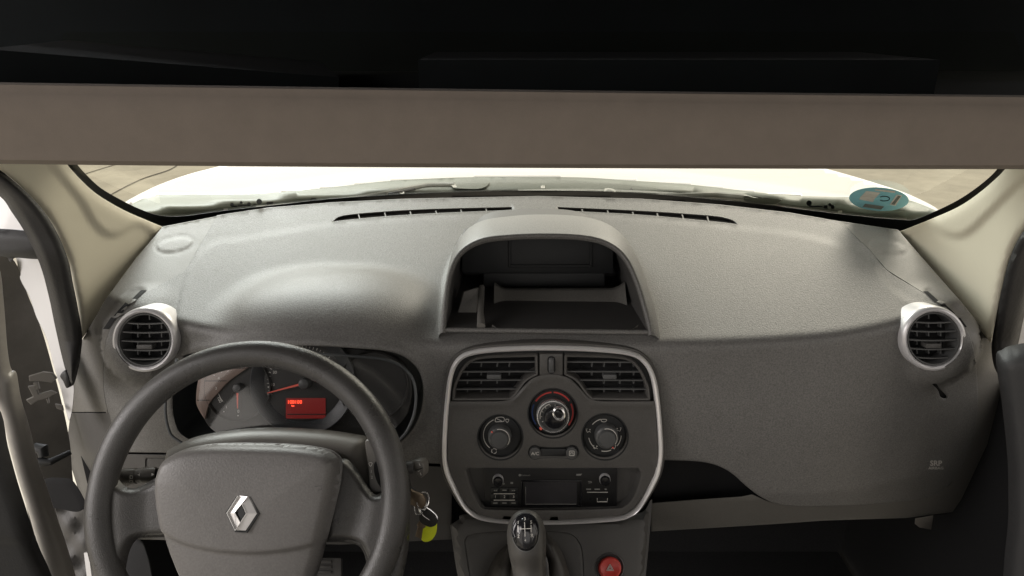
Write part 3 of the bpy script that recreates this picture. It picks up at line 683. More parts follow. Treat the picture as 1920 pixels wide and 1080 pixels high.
m.line(CL, arc((447, 727), 38, 196, 222), 1.1, .0011, .0014).text(CL, '100', 412, 749, 8, .0014, rot=rad(65))
obj('gauge_lettering', m, 'print_', ft)
ds = obj('odometer_display', MB().prism(CL, rect(537, 746, 611, 784, 1), .0015, .0024), 'lcd', cl)
obj('display_digits', MB().text(CL, '108100', 553.5, 753.2, 9.3, .0030, bold=.12).text(CL, 'km', 550.5, 760, 4.5, .0030, bold=.15), 'lcdt', ds)
obj('display_shade', MB().prism(CL, rect(540, 775, 611, 777), .0025, .0032), 'dial', ds)
cr_ = CL.pts([q[0] for q in off(CLU, -9)], [q[1] for q in off(CLU, -9)], .035); cr_ = list(cr_)+[cr_[0], cr_[1]]
obj('bezel_bead', MB().tube(cr_, .0020, 8, False), 'bezel', cl, angle=180)
obj('lens', MB().sheet(PL(560, 745, .985, 27), off(FACE, -1), [], 24, skirt=0), 'lens', cl)

# ================================================================== STEERING COLUMN
PW = PL(465, 940, .86, 30)
ex = np.array([1.0, 0, 0]); ey = np.array([0, math.sin(rad(30)), math.cos(rad(30))]); en = PW.n; WC = PW.o.copy()
colm = thing('steering_column', 'grey steering column shroud behind the wheel with a stalk on each side', 'steering column', WC-en*.12)
SH = cr([(318, 850), (322, 842), (340, 832), (372, 818), (442, 806), (514, 802), (606, 806), (670, 815), (688, 820), (697, 835), (706, 870), (722, 905), (716, 924), (690, 960), (560, 1010), (420, 1010), (330, 960), (312, 890)], 5)
PSH = PL(510, 850, .935, 34)
sh = obj('column_shroud', MB().sheet(PSH, SH, [], 4.5, h=lambda X, Y: .035*pillow(sdf(X, Y, SH), 42)-.010*sst(sdf(X, Y, circ(505, 900, 175, 60, 70)), 0, 12), edge=(.6, .001), skirt=.07), 'shroud', colm, angle=60)
PSP = PL(703, 880, .885, 28)
POD2 = cr([(684, 832), (690, 824), (698, 828), (703, 845), (712, 880), (722, 905), (716, 922), (702, 928), (693, 916), (690, 880)], 5)
sp2 = obj('stalk_pod', MB().prism(PSP, POD2, -.03, 0, 2.5, .003), 'shroud', colm)
obj('stalk_recess', MB().prism(PSP, circ(712, 890, 9, 24, 26, rad(-15)), .0002, .0008), 'vdark', sp2)
obj('stalk_lettering', MB().text(PSP, '1', 696.5, 884, 7.5, .0012).text(PSP, '2', 697.5, 895, 7.5, .0012).line(PSP, cr([(692, 868), (698, 868), (696, 873.5), (694, 873.5)], 3), 1.2, .0004, .0012, True), 'print_', sp2)
ls = obj('light_stalk', MB().tube([W(330, 884, .94), W(300, 887, .93), W(292, 888, .925)], [.006, .0062, .0065], 20), 'shroud', colm)
obj('stalk_collar', MB().tube([W(293, 889, .925), W(291.5, 889, .925), W(268, 891, .92), W(266, 891, .92)], [.0078, .0092, .0098, .0088], 28), 'shroud', ls)
obj('stalk_ring', MB().tube([W(266, 891.5, .92), W(258, 892, .92)], [.0086, .0090], 28), 'shroud', ls)
obj('stalk_end', MB().tube([W(257.5, 892, .92), W(256.5, 892, .92), W(236, 894, .92), W(229, 894.5, .92), W(226, 895, .92)], [.0086, .0096, .0106, .0104, .0088], 28), 'shroud', ls)
PSt = PL(250, 893, .909, 20)
m = MB().line(PSt, rect(244, 892, 249, 897), .9, 0, .0006, True).line(PSt, circ(246, 903, 2.6, 10), .8, 0, .0006, True).line(PSt, circ(240, 908, 3, 10), .8, 0, .0006, True)
m.prism(PSt, [(258, 890), (262, 887.5), (262, 892.5)], 0, .0006).prism(PSt, [(284, 887.5), (289, 890), (284, 892.5)], -.001, .0006)
for k in range(4): m.line(PSt, [(246+3.6*math.cos(k*1.57+.8), 903+3.6*math.sin(k*1.57+.8)), (246+5*math.cos(k*1.57+.8), 903+5*math.sin(k*1.57+.8))], .7, 0, .0006)
obj('stalk_symbols', m, 'print_', ls)
ws = obj('wiper_stalk', MB().tube([W(716, 890, .92), W(745, 876, .93), W(776, 876, .93)], [.006, .0062, .008], 16), 'low', colm)
PWS = PL(785, 880, .925, 12, -20)
obj('stalk_end', MB().prism(PWS, cr([(770, 866), (786, 864), (793, 872), (794.5, 882), (793, 893), (787, 897), (781, 890), (776, 880)], 4), -.014, 0, 1.8, .002), 'shroud', ws)
obj('stalk_symbols', MB().line(PWS, [(779, 882), (793, 877)], 1.3, .0002, .0006), 'vdark', ws)
obj('stalk_marks', MB().line(PWS, [(786, 869), (788, 873)], 1, .0002, .0006).line(PWS, [(788, 886), (790, 891)], 1, .0002, .0006).line(PWS, [(784, 884), (788, 882)], .9, .0002, .0006), 'print_', ws)

# ================================================================== STEERING WHEEL
sw = thing('steering_wheel', 'dark moulded steering wheel with large airbag cover and silver diamond emblem', 'steering wheel', WC)
R = .1715; nseg = 128; ns = 24; vs = []; fs = []
for i in range(nseg):
    a = 2*math.pi*i/nseg; ca, sa = math.cos(a), math.sin(a)
    rd = ex*ca+ey*sa
    # grip thickens at ten to two and beside the spokes
    g = 1+.06*math.exp(-((sa-.45)/.22)**2)+.05*math.exp(-((sa+.15)/.2)**2)
    for k in range(ns):
        b = 2*math.pi*k/ns; rr = .0158*g*math.cos(b); hh = .0150*g*math.sin(b)
        if math.cos(b) < 0: rr *= 1.0+.10*math.sin(b)
        vs.append(WC+rd*(R+rr)+en*hh)
for i in range(nseg):
    for k in range(ns):
        j = (i+1) % nseg; l = (k+1) % ns; fs.append((i*ns+k, i*ns+l, j*ns+l, j*ns+k))
obj('rim', MB().add(vs, fs), 'wheel', sw, angle=180)
SPL_ = cr([(176, 868), (188, 874), (204, 886), (217, 903), (232, 915), (250, 917), (275, 907), (312, 887), (345, 880), (345, 880), (345, 1006), (345, 1006), (290, 1007), (256, 1010), (243, 1020), (233, 1045), (226, 1090), (222, 1140), (200, 1180), (180, 1120), (168, 1040), (166, 950)], 5)
SPR_ = cr([(610, 870), (610, 870), (640, 861), (655, 871), (668, 886), (685, 912), (698, 927), (712, 927), (724, 915), (732, 898), (740, 880), (752, 872), (764, 900), (765, 950), (760, 1040), (740, 1120), (712, 1170), (690, 1150), (688, 1090), (688, 1056), (681, 1032), (668, 1020), (640, 1016), (610, 1016), (610, 1016)], 5)
def cb(c): 
    return lambda X, Y: c(X, Y)
def blend(X, Y):
    """how far out towards the rim a point lies"""
    q = PW.pts(X, Y, 0.0)-WC; rr = np.hypot(q @ ex, q @ ey); return rr
for poly, nm in ((SPL_, 'l'), (SPR_, 'r')):
    obj('spoke', MB().sheet(PW, poly, [], 4, h=lambda X, Y, poly=poly: -.016+.014*pillow(sdf(X, Y, poly), 14)+.007*sst(blend(X, Y), .118, .150)-.013*sst(blend(X, Y), .160, .178), edge=(1, .0015), skirt=.012), 'wheel', sw, angle=70)
PAD = cr([(305, 905), (309, 886), (318, 866), (335, 851), (365, 838), (410, 832), (480, 831), (560, 834), (612, 842), (634, 853), (641, 868), (638, 905), (625, 962), (607, 1031), (588, 1090), (555, 1150), (480, 1165), (400, 1150), (352, 1100), (330, 1052), (314, 998), (306, 944)], 6)
LOW = cr([(250, 965), (318, 990), (370, 1012), (442, 1025), (520, 1026), (598, 1014), (680, 990), (700, 1300), (250, 1300)], 6)
def padh(X, Y):
    s = sdf(X, Y, PAD)
    return .010+.020*pillow(s, 18)+.014*pillow(s, 130)-.006*sst(sdf(X, Y, LOW), -4, 5)-.00005*np.clip(Y-870, 0, 400)
obj('airbag_cover', MB().sheet(PW, PAD, [], 3.6, h=padh, edge=(1, .002), skirt=.03), 'pad', sw, angle=70)
# diamond emblem
PE = PL(455, 962, .812, 31)
hE = float((np.array(PW.pts([455], [962], padh(np.array([455.]), np.array([962.])))[0])-PE.o) @ PE.n)
PE.o = PE.o + PE.n*(hE+.0005)
E = lambda x, y: (360+x/9.0, 900+y/9.0)
dO = [E(800, 262), E(955, 268), E(1100, 565), E(910, 850), E(750, 845), E(612, 552)]
em = obj('diamond_recess', MB().loft(PE, [(off(dO, 4.5), -.001), (off(dO, 3.8), .0012), (off(dO, 2.2), .0012), (off(dO, 1.4), .0001), (off(dO, .6), .0001)], True), 'dark', sw)
def plate_(pts, h0, h1): 
    m = MB(); p0 = PE.pts([q[0] for q in pts], [q[1] for q in pts], 0)
    n = len(pts); top_ = [p0[i]+PE.n*h1[i] for i in range(n)]; bot = [p0[i]+PE.n*h0 for i in range(n)]
    return m.add(top_+bot, [tuple(range(n))]+[(i, (i+1) % n, n+(i+1) % n, n+i) for i in range(n)])
A, B, C_, D_, F_, G_ = dO; i1, i2, i3, i4 = E(868, 400), E(940, 560), E(840, 715), E(752, 560); b1 = E(955, 275)
# the four folded facets of the diamond
fac = MB()
for pts, hs2 in (([A, b1, E(735, 548), G_], [.0012, .0042, .0042, .0012]), ([b1, C_, i2, i1], [.0012, .0012, .0042, .0042]), ([C_, D_, F_, E(752, 838), i2], [.0012, .0012, .0012, .0030, .0042]), ([G_, E(735, 548), i4, i3, F_], [.0012, .0042, .0026, .0026, .0012])):
    q = plate_(pts, 0.0, hs2); fac.add(q.v, q.f)
emb = obj('diamond_emblem', fac, 'chrome', sw, angle=10)
obj('emblem_edge', MB().line(PE, [A, G_, F_, i2, i1], 1.0, .001, .0048).line(PE, [i4, i3], .9, .001, .0048), 'bright', emb)
obj('emblem_centre', MB().prism(PE, [E(862, 440), E(925, 560), E(850, 665), E(800, 560)], .0, .0048), 'dark', emb)
obj('airbag_mark', MB().line(DF(lambda x, y: np.array([((PW.pts([a], [b], padh(np.array([a]), np.array([b])))[0]-EYE) @ FW) for a, b in zip(np.atleast_1d(x).astype(float), np.atleast_1d(y).astype(float))])-.0006), [(590, 912), (603, 911), (603, 918), (596, 919)], 1.0, 0, .0003), 'wheel', sw)

# ================================================================== KEYS
ky = thing('key_bunch', 'ignition key with steel rings, black leather fob, second key and yellow tag', 'keys', W(790, 940, .93))
PK = PL(790, 950, .905, 10, -10)
kk = MB().prism(PK, cr([(766, 918), (778, 922), (792, 928), (798, 938), (796, 950), (786, 954), (776, 948), (764, 940)], 4), -.002, .0015, 1, .0008)
k1 = obj('ignition_key', kk, 'bronze', ky)
obj('ignition_barrel', MB().tube([W(735, 915, .97), W(768, 930, .93)], [.014, .011], 24), 'dark', k1)
def ring3(pl, cx, cy, rx, ry, rot, r=.0009, dh=.004):
    p = circ(cx, cy, rx, 40, ry, rot); q = [pl.pts([a[0]], [a[1]], dh*math.sin(i/40*2*math.pi))[0] for i, a in enumerate(p)]; q.append(q[0]); q.append(q[1]); return MB().tube(q, r, 8, False)
obj('split_ring', ring3(PK, 793, 939, 11, 13.5, 0), 'bright', ky)
obj('split_ring', ring3(PK, 788, 950, 10, 12, .3, .0008), 'bright', ky)
obj('long_ring', ring3(PK, 803, 963, 20, 6.5, rad(37), .0011, .002), 'bright', ky)
obj('leather_fob', MB().prism(PK, cr([(788, 962), (797, 956), (812, 962), (820, 972), (819, 982), (808, 987), (795, 982), (787, 974)], 4), -.003, .0028, 1.5, .001), 'leather', ky)
obj('yellow_tag', MB().prism(PK, cr([(800, 980), (815, 978), (817, 982), (816, 1002), (808, 1015), (796, 1019), (788, 1014), (787, 1004), (793, 990)], 4), -.0055, -.0032, 1, .0006), 'yellow', ky)
obj('second_key', MB().prism(PK, dens([(786, 977), (798, 981), (796, 986), (797, 990), (792, 993), (789, 1012), (777.5, 1007), (783, 988), (780, 986)], 5), -.0032, -.0014, .8, .0004), 'bronze', ky)

# ================================================================== CENTRE CONSOLE, GEAR LEVER
con = thing('centre_console', 'grey lower console around the gear lever with a red hazard button', 'console', W(1037, 1080, 1.05))
CN = PL(1037, 985, 1.095, 38)
CO = cr([(846, 985), (846, 985), (862, 975), (880, 966), (1037, 976), (1190, 966), (1222, 938), (1222, 938), (1216, 1010), (1209, 1085), (1200, 1180), (1200, 1180), (890, 1180), (890, 1180), (868, 1110), (856, 1060)], 5)
GREC = cr([(871, 1022), (873, 1010), (882, 1002), (925, 996), (1000, 995), (1050, 997), (1072, 1002), (1086, 1016), (1093, 1038), (1096, 1090), (1098, 1150), (1098, 1150), (890, 1150), (890, 1150), (880, 1080)], 5)
HZ = circ(1143, 1064, 28.5, 48)
cs = obj('console_panel', MB().sheet(CN, CO, [GREC, HZ], 9, h=lambda X, Y: .012*pillow(sdf(X, Y, CO), 16)-.012, edge=(1.5, .002), skirt=.06), 'low', con)
obj('lever_surround', MB().sheet(CN, off(GREC, -2), [], 8, h=lambda X, Y: -.001-.010*sst(sdf(X, Y, circ(985, 1085, 85, 40, 75)), -10, 40), edge=(1.5, .002), skirt=.015), 'low', con)
hz = obj('hazard_button', MB().lathe(CN, 1143, 1064, [(28, .0), (27.5, .0005), (26, .0008), (24.5, -.001), (24, -.006), (.5, -.0065)], 48), 'slat', con)
obj('button_cap', MB().lathe(CN, 1143, 1065, [(21.5, -.006), (21.5, .003), (20.5, .0055), (18, .0068), (14, .0060), (10, .0045), (.5, .0038)], 48), 'hazard', hz)
tr = lambda s: [(1143+s*math.sin(rad(a)), 1065.5-s*math.cos(rad(a))) for a in (0, 120, 240)]
obj('hazard_symbol', MB().line(CN, dens(tr(7.6), 3), 1.0, .0040, .0062, True).line(CN, dens(tr(4.0), 2), .9, .0040, .0062, True), 'print_', hz)

gl = thing('gear_lever', 'grey gear lever knob with five speed pattern badge above a black gaiter', 'gear lever', W(988, 1150, 1.0))
def lev(px, py, t): return W(px, py, t)
kp = [(987, 963, .860, 12), (987, 970, .862, 21), (987, 982, .865, 30.5), (987, 997, .870, 35), (988, 1012, .878, 36.5), (989, 1027, .888, 35.5), (991, 1045, .90, 33), (993, 1062, .912, 31), (994, 1080, .925, 29), (995, 1100, .94, 28), (996, 1118, .95, 27)]
PG = PL(986, 994, .842, 36)
knob = MB(); 
bodyp = [(py, px, w) for px, py, t, w in kp]
KO = cr([(987, 956), (968, 961), (956, 976), (951.5, 995), (951.5, 1015), (955, 1040), (960, 1062), (963, 1085), (966, 1120), (1024, 1120), (1024, 1085), (1023, 1050), (1023.5, 1015), (1022, 993), (1015, 974), (1004, 961)], 6)
PGK = PL(987, 1000, .872, 28)
kbm = MB().sheet(PGK, KO, [], 5, h=lambda X, Y: .024*pillow(sdf(X, Y, KO), 34)-.006*sst(Y, 1030, 1070), edge=(.5, .002), skirt=.035)
gk = obj('lever_knob', kbm, 'gear', gl, angle=180)
gh = lambda X, Y: .024*pillow(sdf(X, Y, KO), 34)-.006*sst(Y, 1030, 1070)
bad = circ(985, 994, 24.3, 48, 31)
obj('badge_ring', MB().sheet(PGK, circ(985, 994, 26, 48, 33), [], 5, h=lambda X, Y: gh(X, Y)+.0006, edge=(.6, .0008), skirt=.004), 'slat', gk)
bg = obj('gear_badge', MB().sheet(PGK, bad, [], 4, h=lambda X, Y: gh(X, Y)+.0012+.0028*pillow(sdf(X, Y, bad), 18), edge=(.4, .0006), skirt=.002), 'gloss', gk, angle=180)
PGT = DF(lambda x, y: np.array([((PGK.pts([a], [b], gh(np.array([a]), np.array([b]))+.0045)[0]-EYE) @ FW) for a, b in zip(np.atleast_1d(x).astype(float), np.atleast_1d(y).astype(float))]))
m = MB().text(PGT, '3', 984, 973, 8.5, 0).text(PGT, '1', 971.5, 980, 8.5, 0).text(PGT, '5', 996, 979.5, 8.5, 0).text(PGT, '2', 972, 1006, 9, 0).text(PGT, '4', 985, 1013, 6.5, 0).text(PGT, 'R', 997.5, 1004.5, 9.5, 0)
for pts in ([(970, 992), (996, 991)], [(983.5, 979), (984.5, 1006)], [(995.6, 984), (996, 998)], [(971, 985), (971, 998)]): m.line(PGT, pts, 1.2, 0, .0003)
obj('gear_lettering', m, 'print_', gk)
# gaiter
vs = []; fs = []; n = 48; prof = [(0, .020, .0), (.12, .026, .3), (.3, .036, .5), (.5, .050, 1), (.75, .070, 1.2), (1, .085, .6)]
p0 = Vector(W(993, 1068, .95)); p1 = Vector(W(990, 1120, 1.07))
for k, (u, r, wv) in enumerate(prof):
    c = p0.lerp(p1, u)
    for i in range(n):
        a = 2*math.pi*i/n; rr = r*(1+.05*wv*math.sin(3*a+k*.8)+.03*wv*math.sin(7*a+k))
        vs.append(c+Vector((rr*math.cos(a)*.80, rr*math.sin(a)*.62, rr*math.sin(a)*.75)))
for k in range(len(prof)-1):
    for i in range(n): j = (i+1) % n; fs.append((k*n+i, k*n+j, (k+1)*n+j, (k+1)*n+i))
g = obj('gaiter', MB().add(vs, fs), 'boot', gl, angle=180); md = g.modifiers.new('s', 'SUBSURF'); md.levels = md.render_levels = 2
FL = cr([(1020, 1000), (1035, 1010), (1052, 1034), (1062, 1060), (1068, 1090), (1070, 1130), (1030, 1130), (1026, 1060)], 6)
FL2 = cr([(958, 1020), (945, 1040), (930, 1058), (922, 1085), (922, 1130), (975, 1130), (965, 1060)], 6)
for q in (FL, FL2): obj('gaiter_fold', MB().sheet(PL(1040, 1060, 1.0, 30), q, [], 6, h=lambda X, Y, q=q: .022*pillow(sdf(X, Y, q), 18), edge=(.5, .001), skirt=.05), 'boot', gl, angle=180)
obj('knob_collar', MB().prism(PL(1020, 1070, .91, 25), cr([(1022, 1046), (1028, 1056), (1029, 1075), (1027, 1100), (970, 1100), (966, 1075), (975, 1072), (1010, 1075)], 4), -.01, 0, 2, .002), 'slat', gl)

# ================================================================== PEDAL, FOOTWELL
ped = thing('brake_pedal', 'dark ribbed pedal seen between the wheel spokes', 'pedal', W(630, 1070, 1.35))
m = MB(); PP = PL(615, 1065, 1.35, 40)
m.prism(PP, rect(588, 1046, 640, 1110, 3), -.01, 0, 2, .002)
for y in (1050, 1060, 1070): m.prism(PP, rect(590, y, 622, y+5.5, 1), 0, .004, 1, .001)
obj('pedal_pad', m, 'low', ped)
fw = MB()
fw.add([(-.85, 1.45, 0.25), (.95, 1.45, .25), (.95, 1.45, 1.12), (-.85, 1.45, 1.12)], [(0, 1, 2, 3)])
fw.add([(-.70, 1.45, .40), (.78, 1.45, .40), (.78, -.6, .40), (-.70, -.6, .40)], [(0, 1, 2, 3)])
o = obj('cabin_floor', fw, 'carpet'); o['kind'] = 'structure'
m = MB().sheet(PL(280, 1050, 1.15, 35, 15), cr([(235, 1020), (262, 1014), (275, 1040), (284, 1080), (300, 1180), (230, 1180), (228, 1080)], 5), [], 9, edge=(2, .003), skirt=.05)
ft_ = obj('carpet_trim', m, 'doorp'); top(ft_, 'dark grey carpeted side trim in the footwell behind the left spoke', 'footwell trim')

# ================================================================== WINDSCREEN, PILLARS
def wsd(px, py):
    # leaning screen, curved in plan
    px = np.asarray(px, float); py = np.asarray(py, float); r = rays(px, py)
    t = np.full(px.shape, 1.3)
    for _ in range(12):
        x = r[:, 0]*t-.035; Y0 = 1.392-.40*x*x; s0 = -.312
        # plane: (y-Y0)*.643 + (z-s0)*.766 = 0
        t = (Y0*.643+s0*.766)/(r[:, 1]*.643+r[:, 2]*.766)
    return t
WSF = DF(wsd)
win_in = [(126, 285), (140, 303), (160, 326), (188, 352), (225, 374), (262, 392), (300, 404), (345, 405), (420, 395), (520, 384), (620, 373), (760, 364), (900, 359), (1010, 357.5), (1120, 359), (1250, 366), (1400, 380), (1500, 392), (1600, 404), (1680, 411), (1712, 412), (1750, 398), (1795, 376), (1830, 353), (1858, 330), (1874, 312), (1890, 290)]
win_out = [(104, 285), (120, 303), (146, 333), (180, 364), (230, 394), (280, 416), (308, 430), (410, 412), (500, 396), (620, 386), (760, 379), (1010, 374), (1200, 379), (1350, 390), (1480, 405), (1580, 422), (1684, 438), (1700, 430), (1745, 412), (1795, 390), (1832, 366), (1870, 334), (1892, 310), (1910, 288)]
ws_ = thing('windscreen', 'clear curved windscreen with black edge band under the overhead shelf', 'windscreen', W(1000, 370, 1.4))
glp = [(104, 285)]+cr(win_out, 3, False)+[(1960, 200), (1900, 60), (120, 60), (60, 200)]
obj('glass', MB().sheet(WSF, glp, [], 40, skirt=0), 'glass', ws_, angle=180)
fr = cr(win_in, 4, False)+cr(win_out[::-1], 4, False)
obj('edge_band', MB().sheet(DF(lambda x, y: wsd(x, y)-.004), fr, [], 8, skirt=.002, edge=(.3, .0005)), 'frit', ws_)
m = MB()
for (x, y, s) in ((1517, 381, 1), (1556, 384, .6), (1561, 388, .7), (467, 383, .7), (486, 378, 1), (435, 384, .7), (452, 380, .5)): m.lathe(DF(lambda a, b: wsd(a, b)-.003), x, y, [(5.2*s, 0)], 16)
for (x, y, w_, h_) in ((1530, 387, 26, 3), (1548, 388, 8, 6), (455, 385, 18, 3), (478, 383, 6, 2.5), (440, 387, 10, 3)): m.prism(DF(lambda a, b: wsd(a, b)-.003), rect(x-w_/2, y-h_/2, x+w_/2, y+h_/2, 1), 0, .0004)
obj('glass_marks', m, 'frit', ws_)
# sticker
stk = thing('inspection_sticker', 'round pale blue inspection sticker inside the windscreen by the right pillar', 'sticker', W(1648, 373, 1.25))
SS = DF(lambda a, b: wsd(a, b)-.012)
obj('sticker_disc', MB().loft(SS, [(circ(1648, 373.5, 56, 64, 22, rad(3)), -.0008), (circ(1648, 373.5, 56, 64, 22, rad(3)), 0)], True, True), 'sticker', stk)
m = MB().prism(SS, [(1641, 354.5), (1679, 358.5), (1678, 362), (1641, 357.5)], .0005, .0011).prism(SS, [(1624, 358), (1651, 361), (1642, 371), (1614, 369)], .0005, .0011).prism(SS, [(1614, 368), (1641, 371), (1637, 379), (1611, 374)], .0005, .0011).prism(SS, [(1681, 365), (1692, 366), (1679, 386), (1668, 384)], .0005, .0011)
obj('sticker_labels', m, 'stw', stk)
m = MB().prism(SS, [(1622, 382), (1658, 387), (1652, 393), (1617, 388)], .0005, .0011).prism(SS, [(1684, 367), (1689, 368), (1677, 384), (1671, 383)], .0012, .0018)
obj('sticker_print', m, 'stg', stk)
obj('sticker_letter', MB().line(SS, [(1658+10*math.cos(rad(a)), 372.5+4.4*math.sin(rad(a))) for a in range(-140, 150, 14)], 1.6, .0005, .0012), 'frit', stk)

LP = cr([(104, 285), (120, 303), (146, 333), (180, 364), (230, 394), (280, 416), (307, 427), (307, 427), (255, 490), (200, 564), (154, 634), (154, 634), (147, 576), (138, 531), (129, 487), (109, 438), (82, 395), (46, 355), (0, 318), (-60, 292), (-60, 240), (-60, 240), (60, 240)], 4)
RPp = cr([(1910, 288), (1892, 310), (1870, 334), (1832, 366), (1795, 390), (1745, 412), (1700, 430), (1683, 436), (1683, 436), (1740, 502), (1800, 570), (1858, 642), (1858, 642), (1866, 600), (1878, 540), (1894, 480), (1920, 430), (1970, 370), (1980, 240), (1980, 240), (1920, 240)], 4)
dl = lambda x, y: 1.243+.000993*(np.asarray(x)-305)+.0000552*(np.asarray(y)-425)-.006
dr = lambda x, y: 1.243-.000993*(np.asarray(x)-1685)+.0000552*(np.asarray(y)-425)-.006
BL = cr([(60, 240), (92, 298), (150, 370), (180, 418), (205, 438), (228, 434), (262, 418), (330, 440), (330, 200)], 5)
BR = cr([(1960, 300), (1905, 345), (1850, 400), (1818, 430), (1795, 440), (1770, 434), (1735, 415), (1660, 440), (1660, 200), (1960, 200)], 5)
o = obj('pillar_trim', MB().sheet(DF(dl), LP, [], 7, h=lambda X, Y: .006*sst(sdf(X, Y, BL), -9, 5)+.007*pillow(sdf(X, Y, LP), 22), edge=(1, .002), skirt=.03), 'cream', angle=70)
top(o, 'cream windscreen pillar trim on the driver side, beside the steering wheel', 'pillar trim', 'windscreen pillar trims')
o = obj('pillar_trim', MB().sheet(DF(dr), RPp, [], 7, h=lambda X, Y: .006*sst(sdf(X, Y, BR), -9, 5)+.007*pillow(sdf(X, Y, RPp), 22), edge=(1, .002), skirt=.03), 'cream', angle=70)
top(o, 'cream windscreen pillar trim on the passenger side, beside the blue sticker', 'pillar trim', 'windscreen pillar trims')

# door seals
def band(pts_px, t0, t1, r, flat, n=16):
    c = cr([(a, b, 0) for a, b in pts_px], 6, False); m = len(c)
    return MB().tube([W(c[i][0], c[i][1], t0+(t1-t0)*i/(m-1)) for i in range(m)], r, n, True, flat)
SLP = cr([(-60, 296), (-30, 306), (0, 320), (44, 356), (80, 395), (107, 438), (127, 487), (136, 531), (145, 576), (153, 626), (151, 660), (144, 700), (134, 722), (120, 680), (104, 611), (93, 558), (76, 496), (49, 438), (22, 396), (0, 367), (-60, 330)], 5)
SRP_ = cr([(1860, 650), (1868, 600), (1880, 540), (1896, 480), (1922, 430), (1975, 375), (1975, 470), (1935, 540), (1918, 600), (1905, 655), (1880, 700), (1866, 690)], 5)
so = obj('door_seal', MB().sheet(DF(lambda x, y: np.interp(y, [300, 450, 640, 740], [.93, 1.0, 1.07, 1.08])), SLP, [], 3, h=lambda X, Y: .020*pillow(sdf(X, Y, SLP), 18), edge=(1, .002), skirt=.02), 'seal', angle=70)
top(so, 'black rubber seal around the open driver door frame', 'door seal', 'door seals')
so = obj('door_seal', MB().sheet(DF(lambda x, y: np.interp(y, [300, 450, 640, 740], [.93, 1.0, 1.09, 1.10])), SRP_, [], 7, h=lambda X, Y: .014*pillow(sdf(X, Y, SRP_), 16), edge=(1, .002), skirt=.02), 'seal', angle=70)
top(so, 'black rubber seal around the passenger door frame, above the dark door trim', 'door seal', 'door seals')

# ---------------------------------------------------------------- left side: body frame, open door
bf = thing('body_pillar', 'white painted door pillar and sill seen outside the black seal at far left', 'body pillar', W(60, 700, 1.1))
m = MB().sheet(DF(lambda x, y: 1.12+.0*np.asarray(x)), cr([(-70, 340), (0, 352), (30, 380), (60, 430), (85, 490), (102, 558), (114, 620), (130, 690), (138, 722), (136, 760), (131, 785), (127, 780), (115, 730), (102, 687), (89, 636), (69, 594), (56, 556), (38, 522), (20, 470), (-70, 455)], 4), [], 9, edge=(1, .003), skirt=.02)
obj('painted_pillar', m, 'white', bf)
m = MB().sheet(DF(lambda x, y: 1.20+.0*np.asarray(x)), cr([(100, 930), (140, 935), (170, 980), (190, 1040), (200, 1120), (150, 1120), (130, 1040)], 4), [], 9, h=lambda X, Y: .006*np.sin(X/9)*np.sin(Y/11), edge=(1, .003), skirt=.03)
obj('sill', m, 'low', bf)
obj('sill_strip', MB().prism(PL(172, 1060, 1.16, 20), [(160, 1035), (168, 1035), (182, 1100), (168, 1100)], 0, .004), 'white', bf)
obj('hinge_clip', MB().prism(PL(120, 705, 1.07, 10), cr([(112, 705), (120, 695), (126, 700), (131, 722), (124, 728), (118, 715)], 3), -.01, 0, 1, .001), 'seal', bf)
mir = obj('door_mirror_arm', MB().sheet(PL(30, 455, 1.02, 5), cr([(-70, 425), (0, 430), (50, 434), (72, 442), (82, 470), (84, 483), (60, 484), (28, 482), (20, 490), (5, 478), (-70, 480)], 4), [], 6, h=lambda X, Y: .01*pillow(sdf(X, Y, circ(20, 456, 90, 30, 26)), 16), edge=(1.5, .002), skirt=.03), 'doorp')
top(mir, 'dark plastic door brace crossing the white pillar at far left', 'door brace')
dd = thing('car_door', 'open driver door with grey frame edge and dark reflective window at far left', 'car door', W(60, 900, 1.0))
WN = cr([(-70, 478), (10, 482), (32, 500), (48, 545), (76, 615), (98, 690), (116, 760), (130, 830), (136, 900), (150, 960), (190, 1010), (190, 1120), (100, 1120), (40, 900), (-10, 600), (-70, 560)], 5)
obj('window', MB().sheet(PL(80, 750, 1.17, 5, 35), WN, [], 12, edge=(1, .003), skirt=.01), 'tint', dd)
FRM = cr([(-40, 480), (-4, 500), (6, 567), (13, 655), (20, 692), (30, 700), (38, 745), (54, 800), (70, 865), (86, 910), (102, 960), (120, 1010), (141, 1080), (152, 1130), (104, 1130), (86, 1080), (70, 1017), (53, 957), (35, 900), (18, 837), (0, 767), (-40, 690)], 5)
obj('door_frame_edge', MB().sheet(PL(50, 850, .98, 8, 25), FRM, [], 7, h=lambda X, Y: .016*pillow(sdf(X, Y, FRM), 20), edge=(1, .003), skirt=.04), 'doorf', dd, angle=180)
INN = cr([(-80, 740), (-6, 762), (14, 838), (31, 900), (49, 957), (67, 1017), (96, 1130), (-80, 1130)], 5)
obj('door_inner_panel', MB().sheet(PL(20, 900, .90, 8, 25), INN, [], 10, h=lambda X, Y: .02*pillow(sdf(X, Y, INN), 25)-.006*sst(Y, 1000, 1010), edge=(1, .003), skirt=.04), 'doorp', dd, angle=180)
hg = MB(); PH = PL(85, 740, 1.10, 10, 20)
for q in ([(50, 700), (82, 690), (104, 694), (112, 706), (100, 716), (74, 712), (52, 712)], [(48, 724), (66, 722), (72, 742), (98, 734), (112, 740), (92, 752), (70, 758), (56, 768), (44, 756), (60, 748)], [(60, 716), (70, 714), (74, 730), (66, 734)], [(108, 766), (124, 770), (127, 782), (112, 776)], [(88, 752), (93, 752), (95, 764), (92, 764)]):
    hg.prism(PH, [(72+(a-72)*.85, 728+(b-728)*.8) for a, b in q], -.006, 0, 1.2, .002)
obj('door_hinge', hg, 'shroud', dd)
